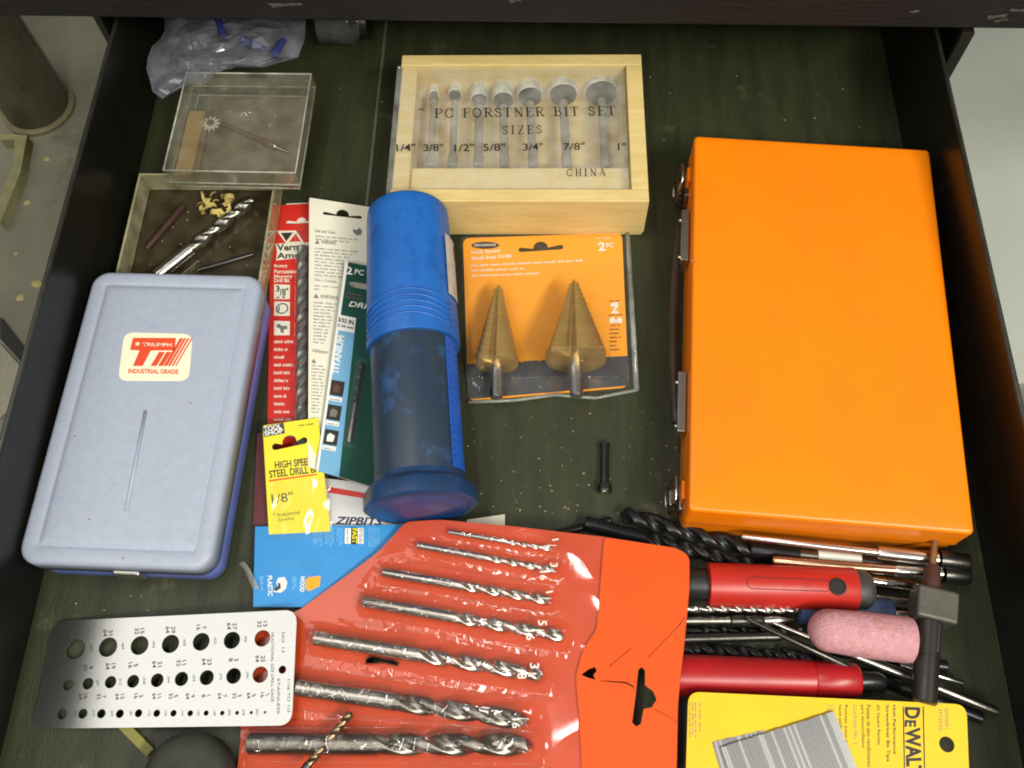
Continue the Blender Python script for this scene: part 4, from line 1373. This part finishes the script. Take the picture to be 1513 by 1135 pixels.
# ==================================================================
# ORANGE POUCH WITH SEVEN DRILLS
# ==================================================================
po = P(355, 1080, .0045)
pdir = Vector((1, 0, .098))
PO = Thing('drill_pouch', 'orange vinyl pouch with clear sleeves holding seven drill bits', 'pouch', frame3(po, po + pdir, po + Vector((0, 1, 0))))
Hs = .0004
outer_px = [(600, 771), (650, 768), (760, 778), (897, 794), (1000, 810), (1019, 822), (1019, 870), (1012, 945), (1006, 1000), (1002, 1040), (999, 1180), (340, 1185), (352, 1128), (356, 1080), (362, 960), (384, 918), (440, 903), (520, 845), (560, 815)]
outer = PO.locs(outer_px, Hs)
outer = rounded(outer, .004, 4)
hole_t = PO.locs([(541, 974), (549, 969), (560, 971), (570, 974), (581, 975), (590, 980), (588, 985), (577, 982), (566, 980), (552, 981), (541, 981)], Hs)[::-1]
slot = PO.locs([(943, 990), (948, 986), (953, 991), (953, 1013), (965, 1022), (970, 1034), (963, 1046), (951, 1048), (947, 1070), (940, 1074), (934, 1068), (939, 1030)], Hs)[::-1]
tear = PO.locs([(859, 997), (870, 989), (879, 986), (882, 992), (877, 998), (880, 1005), (872, 1003), (864, 1000)], Hs)[::-1]
rip = PO.locs([(881, 1006), (900, 1006.5), (925, 1008), (936, 1014), (938.5, 1021), (935.5, 1016), (924, 1010.2), (900, 1008.2)], Hs)[::-1]
backs = plate('back_sheet', outer, [hole_t, slot, tear, rip], .0008, M_vinyl2, PO.o, -.0004)
# stiff flap: slightly domed sheet over the right end
flap_px = [(893, 795), (1000, 811), (1018, 823), (1018, 870), (1011, 945), (1005, 1000), (1001, 1040), (998, 1178), (862, 1178), (856, 1060), (851, 1000), (862, 960), (882, 930)]
flap = rounded(PO.locs(flap_px, Hs), .003, 4)
fx0 = min(p.x for p in flap); fx1 = max(p.x for p in flap)
ymid = PO.loc(940, 1008, 0).y
def flap_h(x, y):
    return .0020
plate('flap', flap, [slot, tear, rip], .0009, M_vinyl, PO.o, .0011)
# creases pressed into the flap
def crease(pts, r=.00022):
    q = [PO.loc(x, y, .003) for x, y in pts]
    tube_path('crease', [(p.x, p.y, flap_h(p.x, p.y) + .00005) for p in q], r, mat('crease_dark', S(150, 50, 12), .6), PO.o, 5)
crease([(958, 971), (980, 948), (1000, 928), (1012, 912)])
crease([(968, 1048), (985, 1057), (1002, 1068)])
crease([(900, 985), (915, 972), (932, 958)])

bits = [((663, 786), (816, 812), '1/8', 'slimmest of the seven'), ((617, 806), (822, 843), '3/16', 'second slimmest of the seven'),
        ((566, 846), (815, 888), '1/4', 'third slimmest of the seven'), ((537, 889), (834, 941), '5/16', 'middle of the seven'),
        ((465, 943), (803, 998), '3/8', 'third thickest of the seven'), ((440, 1016), (782, 1066), '7/16', 'second thickest of the seven'),
        ((368, 1099), (788, 1101), '1/2', 'thickest of the seven')]
inch = {'1/8': .125, '3/16': .1875, '1/4': .25, '5/16': .3125, '3/8': .375, '7/16': .4375, '1/2': .5}
caps = []
for k, (qa, qb, sz, lab) in enumerate(bits):
    d = inch[sz] * .0254
    R = d / 2
    h = .0006 + R
    a, b = PO.loc(*qa, h), PO.loc(*qb, h)
    aw, bw_ = PO.mw @ Vector((a.x, a.y, h)), PO.mw @ Vector((b.x, b.y, h))
    drill_bit('steel twist drill in the orange pouch, %s' % lab, aw, bw_, d, M_steel if k != 6 else M_steel2, M_steel if k < 5 else M_steel2, 'drill bits in the orange pouch', flute=(.45, .5, .55, .55, .55, .58, .55)[k], pitch=d * 4.6)
    caps.append((a, b, R))
film_px = [(600, 771), (650, 768), (760, 778), (897, 794), (884, 930), (860, 962), (849, 1000), (854, 1060), (860, 1178), (340, 1185), (352, 1128), (356, 1080), (362, 960), (384, 918), (440, 903), (520, 845), (560, 815)]
film_out = rounded(PO.locs(film_px, Hs), .003, 4)
def film_h(x, y):
    p = Vector((x, y))
    h = .0007
    near, crk = 0, 0
    for k, (a, b, R) in enumerate(caps):
        ax = b - a
        L = ax.length
        ax = ax / L
        q = p - a
        u = q.dot(ax)
        vs_ = q.x * -ax.y + q.y * ax.x
        v = abs(vs_)
        w = R * 1.05 + .0006
        if v > w * 3.2 or u < -.012 or u > L + .012:
            continue
        e = sstep(-.004, .0006, u) * sstep(L + .007, L - .0005, u)
        s_ = sstep(w * 2.1, w * .42, v)
        hh = (2 * R + .0010) * s_ * e
        if hh > h: h = hh
        e2 = sstep(-.010, .004, u) * sstep(L + .010, L - .003, u)
        near = max(near, e2 * sstep(w * 3, w * 1.0, v) * min(1, R / .004))
        # long wavy creases that follow the sleeve
        am = min(1, R / .004)
        for j_, off in enumerate((-2.1, -1.5, -.9, .1, .9, 1.5, 2.0)):
            wob = noise.noise(Vector((u * 45, k * 7.3 + j_ * 2.1, 1.5))) * R * .75
            g = sstep(-.05, .30, noise.noise(Vector((u * 32, k * 3.1 + j_ * 5.7, 9.5))))
            if g > 0:
                t_ = (vs_ - off * R - wob) / .00075
                if abs(t_) < 2.5:
                    crk = max(crk, math.exp(-t_ * t_) * g * am * e2)
    w2 = ridged(x, y * .6 - x * .5, 110, 8.1)
    w3 = ridged(x * .7, y + x * .15, 30, 6.2)
    w5 = ridged(x * .8 + y * .3, y, 75, 4.4)
    return h + .0010 * crk + near * (.0008 * max(0, w2) ** 4 + .0014 * max(0, w5) ** 3) + .0006 * max(0, w3) ** 3
drape('sleeve_film', film_out, film_h, .0006, M_sleeve, PO.o, [hole_t, tear])
# scorched lip of the hole
hl = [((p.x), (p.y), .0012) for p in hole_t]
tube_path('hole_lip', hl, .0005, mat('hole_lip', S(120, 40, 16), .5), PO.o, 5, closed=True)
# weld lines between sleeves
for (qa, qb) in (((640, 800), (830, 830)), ((600, 828), (830, 868)), ((560, 868), (840, 912)), ((500, 915), (830, 968)), ((450, 985), (815, 1035)), ((440, 1050), (800, 1085)), ((372, 1078), (600, 1076)), ((370, 1126), (800, 1130))):
    a, b = PO.loc(*qa, .001), PO.loc(*qb, .001)
    tube_path('sleeve_weld', [(a.x + (b.x - a.x) * t / 24, a.y + (b.y - a.y) * t / 24, film_h(a.x + (b.x - a.x) * t / 24, a.y + (b.y - a.y) * t / 24) + .0001) for t in range(25)], .0004, M_sleeve, PO.o, 5)
# size marks, reading downwards
def mark(num, den, c, s, hgt):
    x, y = c
    text(PO, num, (x + 1, y - s * .95), (x + 1, y - s * .95 + len(num) * s * .5), s * .85, M_white, hgt, .012)
    text(PO, '/', (x - s * .55, y - s * .1), (x - s * .5, y + s * .25), s * 1.2, M_white, hgt, .0)
    text(PO, den, (x - s * 1.1, y), (x - s * 1.1, y + len(den) * s * .5), s * .85, M_white, hgt, .012)
for (n_, d_, c, s, h) in (('1', '8', (815, 806), 11, .0055), ('3', '16', (812, 844), 13, .0068), ('1', '4', (806, 884), 12, .0085), ('5', '16', (794, 931), 15, .0105), ('3', '8', (782, 995), 16, .0122), ('7', '16', (772, 1062), 14, .0136)):
    mark(n_, d_, c, s, h)
# loose thin drill lying on the pouch
a, b = P(446, 1142, .0235), P(520, 1052, .0200)
drill_bit('thin bronze coloured drill lying loose on the orange pouch', a, b, .0050, M_dsteel, mat('bronze_flute', S(140, 124, 92), .3, .95, .15, 90), flute=.9, pitch=.019)

# ==================================================================
# STEEL DRILL GAUGE
# ==================================================================
ga, gb_, gc = P(48, 1076, .0018), P(431, 1071, .0160), P(82, 919, .0018)
M_gauge = mat('brushed_plate', S(198, 198, 194), .22, 1, .04, 160, .04, 500, stretch=(1, 30, 1), rvar=.05)
GA = Thing('drill_gauge', 'flat steel drill gauge plate with three rows of holes', 'gauge', frame3(ga, gb_, gc))
gt = .0012
def z8(x, y): return (x / 3.152, 850 + y / 3.152)
gout = rounded(GA.locs([(46, 1077), (431, 1072), (439, 901), (80, 918)], gt), .0085, 7)
row1 = ['1/2', '31/64', '15/32', '29/64', '7/16', '27/64', '13/32']
row2 = ['17/64', '9/32', '19/64', '5/16', '21/64', '11/32', '23/64', '3/8', '25/64']
row3 = ['1/4', '15/64', '7/32', '13/64', '3/16', '11/64', '5/32', '9/64', '1/8', '7/64', '3/32', '5/64', '1/16']
c1 = [(352, 345), (503, 335), (650, 327), (794, 320), (937, 310), (1080, 303), (1222, 294)]
c2 = [(318, 512), (410, 505), (515, 498), (620, 494), (732, 489), (845, 483), (963, 477), (1088, 469), (1212, 463)]
c3 = [(290, 647), (386, 645), (472, 645), (558, 645), (645, 643), (730, 643), (808, 643), (886, 643), (960, 642), (1035, 642), (1104, 641), (1170, 640), (1234, 638)]
gh = []
glabels = []
for names_, cs, dy in ((row1, c1, -62), (row2, c2, -70), (row3, c3, -75)):
    for s, c in zip(names_, cs):
        n_, d_ = s.split('/')
        dia = float(n_) / float(d_) * .0254
        p = GA.loc(*z8(*c), gt)
        gh.append(circ(p, dia / 2 * .98, 32)[::-1])
        glabels.append((n_, d_, c, dy, dia))
p = GA.loc(*z8(1315, 440), gt)
gh.append(circ(p, .0024, 24)[::-1])
gp = plate('gauge_plate', gout, gh, gt, M_gauge, GA.o, 0)
M_etch = mat('etched_grey', S(70, 68, 66), .7, 0, .1, spec=.15)
hg = gt + .00012
for i, (n_, d_, c, dy, dia) in enumerate(glabels):
    x, y = c[0], c[1] + dy
    s = 18 if i >= 16 else 20
    for tx, off in ((n_, 3), (d_, -s - 3)):
        a = z8(x + off, y - 14 - (6 if len(tx) > 1 else 0))
        b = z8(x + off, y + 14 - (6 if len(tx) == 1 else 0))
        text(GA, tx, a, b, s / 3.152 * .95, M_etch, hg, .012, name='size_mark')
    dec = ('%.3f' % (dia / .0254))[1:]
    if i < 16:
        a = z8(x - 84 if i < 7 else x - 66, c[1] - 16); b = z8(x - 84 if i < 7 else x - 66, c[1] + 18)
    else:
        a = z8(x - 42, c[1] - 18); b = z8(x - 42, c[1] + 12)
    text(GA, dec, a, b, 3.6, M_etch, hg, .0, name='size_mark')
text(GA, 'FRACTIONAL SIZE DRILL GAGE', z8(1262, 268), z8(1262, 590), 4, M_etch, hg, .0)
text(GA, 'STAINLESS', z8(1290, 480), z8(1290, 645), 4, M_etch, hg, .0)
text(GA, 'NO. 13', z8(1312, 265), z8(1312, 360), 4, M_etch, hg, .0)
text(GA, '1/16 TO 1/2', z8(1338, 485), z8(1338, 640), 4, M_etch, hg, .0)

# yellow stick and dark knob at the drawer's near left
a, b = P(176, 1066, .0028), P(222, 1112, .0028)
L = (b - a).length
T = Thing('wooden_stick', 'olive yellow flat stick poking out under the gauge plate', 'stick', axis_frame(a, b))
box('stick_body', (0, -.003, -.0026), (L, .003, .0004), mat('olive_stick', S(136, 130, 66), .7, 0, .15, 60), T.o, .0004)
kc = P(290, 1150, .0)
T = Thing('rubber_knob', 'dark dusty rubber knob by the gauge plate, cut by the frame', 'knob', Matrix.Translation(kc + Vector((0, 0, .0003))))
o = lathe_x('knob_body', [(0, .022), (.002, .025), (.016, .0255), (.021, .024), (.0245, .020), (.026, .013), (.0262, .002)], mat('dusty_rubber', S(52, 54, 44), .7, 0, .25, 60, .2), T.o, 40)
o.rotation_euler = (0, math.radians(-90), 0)
# curled clear plastic strip by the blue case
pts_ = [(352, 832), (360, 842), (367, 856), (374, 872)]
T = Thing('plastic_strip', 'curled sliver of clear plastic between blue case and blue card', 'plastic strip', Matrix.Translation(P(362, 850, 0)))
vv, ff = [], []
for i, q in enumerate(pts_):
    for j, (dx, z) in enumerate(((0, .001), (4, .007), (9, .0095))):
        p = P(q[0] + dx, q[1] - dx * .2, z) - P(362, 850, 0)
        vv.append(p)
for i in range(3):
    for j in range(2):
        k = i * 3 + j
        ff.append((k, k + 1, k + 4, k + 3))
mesh('curl', vv, ff, M_lip, T.o, True)

# ==================================================================
# LOOSE TOOLS AT THE NEAR RIGHT
# ==================================================================
drill_bit('long black twist drill running under the orange case towards the bolt', P(1180, 832, .0066), P(916, 759, .0066), .0125, M_black, M_black, 'loose black drills', flute=.86, pitch=.046)
drill_bit('black twist drill with smooth shank end poking past the pouch flap', P(864, 773, .0053), P(1118, 838, .0053), .0100, M_black, M_black, 'loose black drills', flute=.68, pitch=.040)
a, b = P(822, 789, .0030), P(905, 768, .0034)
L = (b - a).length
rod('thin_black_rod', 'thin black rod end peeping over the pouch top edge', 'rod', a, b, [[(0, .0026), (L - .002, .0026), (L, .0015)]], [M_black], names=['shaft'])
# two long steel rods in front of the orange case
def simple(name, label, cat, qa, qb, za, zb, r, m, nm='shaft', taper=1.0, grp=None, n=20, chamf=.001):
    a, b = P(*qa, za), P(*qb, zb)
    L = (b - a).length
    return rod(name, label, cat, a, b, [[(0, r * .7 * taper), (chamf, r * taper), (L - chamf, r), (L, r * .7)]], [m], grp, [nm], n)
a, b = P(1095, 793, .0215), P(1432, 832, .0215)
L = (b - a).length
rod('steel_extension', 'long stepped steel extension just in front of the orange case', 'extension', a, b,
    [[(0, .0016), (.001, .0024), (L * .60, .0026)], [(L * .60, .0042), (L * .605, .0046), (L * .86, .0046), (L * .865, .0036)], [(L * .87, .0058), (L * .98, .0058), (L, .005)]],
    [M_steel, M_steel, M_dsteel], None, ['thin_shaft', 'thick_shaft', 'end_cap'])
Mcop = mat('coppery_steel', S(188, 150, 122), .26, 1, .12, 60)
a, b = P(1141, 828, .0175), P(1432, 851, .0175)
L = (b - a).length
rod('steel_extension', 'copper tinted steel rod between the red handle and stepped rod', 'extension', a, b,
    [[(0, .0024), (.0012, .0032), (L * .62, .0034)], [(L * .62, .0030), (L * .63, .0037), (L * .86, .0037)], [(L * .87, .0060), (L * .98, .0060), (L, .005)]],
    [Mcop, M_steel, M_dsteel], None, ['thin_shaft', 'thick_shaft', 'end_cap'])
a, b = P(1108, 812, .0100), P(1300, 832, .0110)
L = (b - a).length
rod('bit_holder', 'short driver bit holder with white band between two steel rods', 'bit holder', a, b,
    [[(0, .0044), (.001, .0050), (L * .38, .0050)], [(L * .38, .0034), (L * .52, .0034)], [(L * .52, .0042), (L * .85, .0042)], [(L * .85, .0034), (L, .003)]],
    [M_black, M_steel2, M_white, M_dsteel], None, ['sleeve', 'neck', 'white_band', 'tip'])
# red handled tool with screw
M_red = mat('red_plastic', S(186, 40, 30), .38, 0, .1, 30, .08, 200, spot=S(150, 34, 26), spot_scale=40, spot_lo=.62)
a, b = P(996, 862, .0150), P(1290, 873, .0150)
L = (b - a).length
R = .0138
RH = rod('deburring_tool', 'red round handle with black end cap and dark screw', 'tool handle', a, b,
    [[(0, R * .62), (.002, R * .70), (L * .165, R * .72)], [(L * .165, R * .90), (L * .17, R), (L * .90, R), (L * .905, R * .97)], [(L * .905, R * .90), (L * .955, R * .90), (L * .985, R * .72), (L, R * .45)]],
    [M_bplastic, M_red, mat('grey_rubber', S(58, 58, 56), .55, 0, .2)], None, ['collar', 'grip', 'end_cap'], 40)
sx = L * .79
o = lathe_x('screw', [(0, .0004), (.0001, .0052), (.0014, .0052), (.0015, .0044), (.0010, .0040), (.0010, .0003)], M_bplastic, RH.o, 24)
o.matrix_local = Matrix.Translation((sx, -.0015, R - .0008)) @ Matrix.Rotation(math.radians(-90), 4, 'Y')
pth = []
for i in range(24):
    an = 2 * math.pi * i / 24
    ex = (L * .42) + (.030 if -1.5708 < ((an + 3.1416) % 6.2832) - 3.1416 < 1.5708 else 0)
    x = L * .55 + (.022 if math.cos(an) > 0 else -.022) + .0035 * math.cos(an)
    y = -.001 + .0035 * math.sin(an)
    pth.append((x, y, math.sqrt(R * R - y * y) + .0001))
tube_path('groove', pth, .0003, mat('dark_red', S(110, 24, 20), .5), RH.o, 5, closed=True)
# second red handle
a, b = P(985, 997, .0130), P(1268, 1006, .0130)
L = (b - a).length
R = .0120
rod('red_handle', 'plain red tapered handle half hidden under the yellow card', 'tool handle', a, b,
    [[(0, R * .9), (.002, R * 1.06), (L * .72, R * .96), (L * .76, R * .94)], [(L * .76, R * .80), (L * .775, R * .90), (L * .985, R * .86), (L, R * .74)], [(L, R * .5), (L + .012, R * .5), (L + .016, R * .3)]],
    [mat('crimson_plastic', S(170, 26, 32), .34, 0, .1, 30), mat('crimson_plastic', S(0, 0, 0)), M_black], None, ['grip', 'ferrule', 'stub'], 40)
# chrome ends between red handle and tap wrench
simple('socket_bit', 'chrome rod end beside the black cap of the red handle', 'rod', (1284, 857), (1378, 871), .0095, .0095, .0036, M_chrome)
simple('socket_bit', 'dull steel rod end under the chrome one by the pink stone', 'rod', (1270, 884), (1370, 893), .0075, .0075, .0036, M_steel2)
simple('thin_steel_pin', 'thin bright pin running beneath the back of the pink stone', 'pin', (1296, 905), (1395, 909), .0068, .0066, .0019, M_steel)
# fluted bits in the dark gap between the two red handles
drill_bit('thin bright twist drill lying right below the red screw handle', P(985, 899, .0160), P(1182, 902, .0160), .0042, M_steel, M_steel, flute=.86, pitch=.018)
a, b = P(1000, 917, .0105), P(1174, 916, .0115)
L = (b - a).length
rod('phillips_bit', 'steel cross-point driver bit between the two red handles', 'driver bit', a, b,
    [[(0, .0030), (L * .45, .0030)], [(L * .45, .0032), (L * .46, .0042), (L * .72, .0042), (L * .74, .0030)], [(L * .74, .0030), (L * .84, .0034), (L * .97, .0012), (L, .0004)]], [M_steel2, M_dsteel, M_steel], None, ['shaft', 'hex_body', 'cross_tip'], 12)
simple('dark_rod', 'dull dark rod lying straight beside the cross-point bit', 'rod', (1000, 944), (1155, 940), .0085, .0085, .0032, M_dsteel)
drill_bit('black twist drill lying along the plain red handle', P(985, 957, .0058), P(1210, 977, .0058), .0105, M_black, M_black, 'loose black drills', flute=.9, pitch=.030)
drill_bit('grey drill lying under the cross-point bit', P(985, 932, .0030), P(1190, 934, .0030), .0058, M_dsteel, M_dsteel, flute=.8, pitch=.024)
simple('dark_scriber', 'thin dark tapered scriber slanting over the silver rod', 'scriber', (1104, 914), (1262, 990), .0205, .0180, .0024, M_dsteel, 'shaft', .6)
a, b = P(1142, 920, .0140), P(1474, 1052, .0120)
L = (b - a).length
rod('steel_reamer', 'long bright tapered rod slanting under the pink stone', 'rod', a, b,
    [[(0, .0007), (.002, .0012), (L * .24, .0020), (L * .26, .0030), (L * .60, .0034)], [(L * .60, .0028), (L * .62, .0030), (L - .002, .0030), (L, .0024)]], [M_steel, M_steel2], None, ['taper', 'shank'])
simple('thin_steel_pin', 'thin bright pin poking out right of the dark slotted tube', 'pin', (1330, 982), (1424, 1010), .0085, .0080, .0019, M_steel)
drill_bit('grey twist drill lying flat under the dark scriber point', P(1330, 1012, .0040), P(1150, 962, .0040), .0075, M_dsteel, M_dsteel, flute=.7, pitch=.03)
simple('black_rod', 'black rod lying flat under the pink stone end', 'rod', (1230, 962), (1400, 985), .0040, .0040, .0036, M_black)
simple('black_rod', 'black rod lying flat past the slotted tube, under the bright rod', 'rod', (1290, 1000), (1452, 1062), .0040, .0040, .0038, M_black)
# blue sheath under the stone
a, b = P(1178, 904, .0085), P(1318, 902, .0085)
L = (b - a).length
rod('blue_sheath', 'dusty blue plastic sheath beneath the pink grinding stone', 'sheath', a, b, [[(0, .006), (.001, .0078), (L - .002, .0080), (L, .0066)]], [mat('dusty_blue', S(62, 82, 122), .5, 0, .15)], names=['sheath_body'])
# pink grinding stone
a, b = P(1194, 928, .0310), P(1348, 947, .0310)
L = (b - a).length
R = .0136
pr = []
for i in range(9):
    an = math.radians(90 * i / 8)
    pr.append((.013 * (1 - math.cos(an)), max(.0004, R * .93 * math.sin(an))))
pr += [(L * .5, R), (L - .0025, R * 1.0), (L - .0008, R * .95), (L, R * .85)]
M_pink = mat('pink_stone', S(208, 152, 158), .9, 0, .16, 320, .9, 900, spot=S(158, 114, 92), spot_scale=46, spot_lo=.60)
T = rod('grinding_stone', 'pink abrasive grinding stone with rounded nose on the tools', 'grinding stone', a, b, [pr], [M_pink], names=['stone'], n=40)
o = T.o.children[0]
for v in o.data.vertices:
    k = noise.noise(Vector(v.co) * 260) * .00035
    v.co.y *= 1 + k / R * 1.5; v.co.z *= 1 + k / R * 1.5
# tap wrench with a thin rod through a block
tz = .0300
a, b = P(1365, 1040, tz), P(1373, 918, tz)
L = (b - a).length
TW = Thing('tap_wrench', 'dark slotted steel tube with grey block and thin tan rod', 'wrench', axis_frame(a, b))
tb_ = lathe_x('slotted_tube', [(0, .0060), (.001, .0072), (L * .55, .0072), (L * .552, .0068), (L * .56, .0068), (L * .562, .0072), (L - .001, .0072), (L, .0062)], mat('gunmetal', S(70, 68, 66), .36, .7, .15, 60), TW.o, 32)
box('slot', (L * .62, -.0045, .0052), (L * .97, -.0028, .0068), M_bplastic, TW.o, .0003)
kb = box('clamp_block', (L - .0005, -.0135, -.0080), (L + .0190, .0105, .0092), mat('grey_block', S(98, 96, 88), .5, .5, .15, 60, .2), TW.o, .0018, 3)
lathe_x('brown_collar', [(L + .0190, .0046), (L + .0195, .0052), (L + .033, .0046), (L + .035, .0036)], mat('brown_collar', S(84, 54, 46), .5, .2, .2), TW.o, 24)
lathe_x('thin_rod', [(L + .035, .0021), (L + .060, .0021), (L + .061, .0015)], mat('tan_rod', S(150, 116, 78), .45, .6, .15), TW.o, 16)

# yellow card with screwdriver tips, staples on it
DZ = .0295
DW = card('driver_bit_card', 'yellow and black screwdriver bit card with round hole', 'package',
          [(1012, 1190, DZ), (1434, 1195, DZ), (1428, 1041, DZ), (1017, 1022, DZ)], M_dwy, .0008, .007,
          [lambda T: circ(T.loc(1399, 1100, .0008), .0043, 28)[::-1]])
h1 = DW.top
def z9(x, y): return (980 + x / 2.839, 1000 + y / 2.837)
text(DW, 'D', z9(1013, 126), z9(1011, 176), 23, M_ink, h1, .04, parent=DW.card)
text(DW, 'E', z9(1013, 181), z9(1012, 210), 17, M_ink, h1, .04, parent=DW.card)
text(DW, 'WALT', z9(1013, 214), z9(1020, 420), 23, M_ink, h1, .04, parent=DW.card)
for x in (1004, 1088):
    poly('print_rule', DW.locs([z9(x, 125), z9(x + 5, 125), z9(x + 12, 470), z9(x + 7, 470)], h1)[::-1], M_ink, DW.card, h1)
for s, x, y1_, b in (('High Performance', 958, 325, .02), ('Screwdriver Bit Tips', 930, 356, .02), ('#2 Square Recess', 892, 285, .01), ('Puntas de alto rendimiento', 852, 378, .01), ('para destornillador', 826, 300, .01),
                   ('Cuadrado No. 2', 796, 285, .0), ('Pointes pour tournevis', 756, 372, .01), ('haute performance', 732, 290, .01), ('Carre No. 2', 703, 230, .0), ('2 pieces', 682, 180, .0)):
    text(DW, s, z9(x, 118), z9(x + 3, y1_), 6.2, M_ink if b > 0 else M_gink, h1, b, parent=DW.card)
text(DW, 'DW2051', z9(1180, 134), z9(1182, 218), 5.5, M_gink, h1, .01, parent=DW.card)
text(DW, '3M2050', z9(1154, 134), z9(1156, 228), 5.5, M_gink, h1, .0, parent=DW.card)
fine(DW, [(z9(x, 108), z9(x, 255 - (i % 2) * 12)) for i, x in enumerate((108, 120, 132, 150))], M_gink, h1, 2.6, parent=DW.card)
M_bright = mat('brad_bright', S(188, 188, 186), .38, .55, .05)
M_brad = mat('brad_wire', S(150, 150, 150), .42, .7, .08, 60, stretch=(1, .2, 1))
for i, (cs, lab, n) in enumerate(((((1065, 1104), (1232, 1051), (1262, 1150), (1092, 1200)), 'strip of grey steel brads lying on the yellow card', 46),
                                   (((1052, 1096), (1130, 1078), (1170, 1130), (1080, 1150)), 'second brad strip peeping from under the larger strip', 24))):
    z0 = DZ + .0012 + (.0019 if i == 0 else 0)
    p = [P(*c, z0) for c in cs]
    T = Thing('brad_strip', lab, 'brads', frame3(p[0], p[1], p[3]))
    Lx = (p[1] - p[0]).length
    Ly = -(p[3] - p[0]).length
    sgn = 1 if (T.inv @ p[3]).y > 0 else -1
    Ly = abs(Ly) * sgn
    w = Lx / n
    rnd = random.Random(i)
    for k in range(n):
        zz = rnd.uniform(0, .00012)
        lo = (k * w + .00001, min(0, Ly) + rnd.uniform(-.0002, .0002), zz)
        hi = ((k + 1) * w - .00001, max(0, Ly), zz + .0014)
        box('brad', lo, hi, (M_brad, M_brad, M_brad, M_bright)[rnd.randrange(4)], T.o, .00012, 1)

# ==================================================================
# DUST AND CRUMBS ON THE DRAWER BOTTOM
# ==================================================================
vv, ff = [], []
rnd = random.Random(21)
spots = [(rnd.uniform(690, 1000), rnd.uniform(600, 760)) for _ in range(60)] + [(rnd.uniform(420, 1290), rnd.uniform(110, 330)) for _ in range(45)] + [(rnd.uniform(90, 350), rnd.uniform(870, 915)) for _ in range(12)] + [(rnd.uniform(200, 400), rnd.uniform(300, 395)) for _ in range(24)] + [(rnd.uniform(760, 860), rnd.uniform(715, 760)) for _ in range(20)]
for q in spots:
    zb = .0021 if (200 < q[0] < 380 and 290 < q[1] < 398) else .0
    c = P(*q, zb)
    s = rnd.uniform(.0003, .0011)
    an = rnd.uniform(0, 6.3)
    k = len(vv)
    for j in range(4):
        t_ = an + j * 1.57 + rnd.uniform(-.5, .5)
        vv.append(c + Vector((s * math.cos(t_), s * math.sin(t_) * rnd.uniform(.4, 1), .0002)))
    vv.append(c + Vector((0, 0, .0002 + s * .6)))
    for j in range(4):
        ff.append((k + j, k + (j + 1) % 4, k + 4))
tag(mesh('sawdust_crumbs', vv, ff, mat('crumbs', S(168, 158, 110), .8, 0, .2, 300)), 'pale sawdust crumbs scattered over the drawer bottom', 'sawdust', kind='stuff')
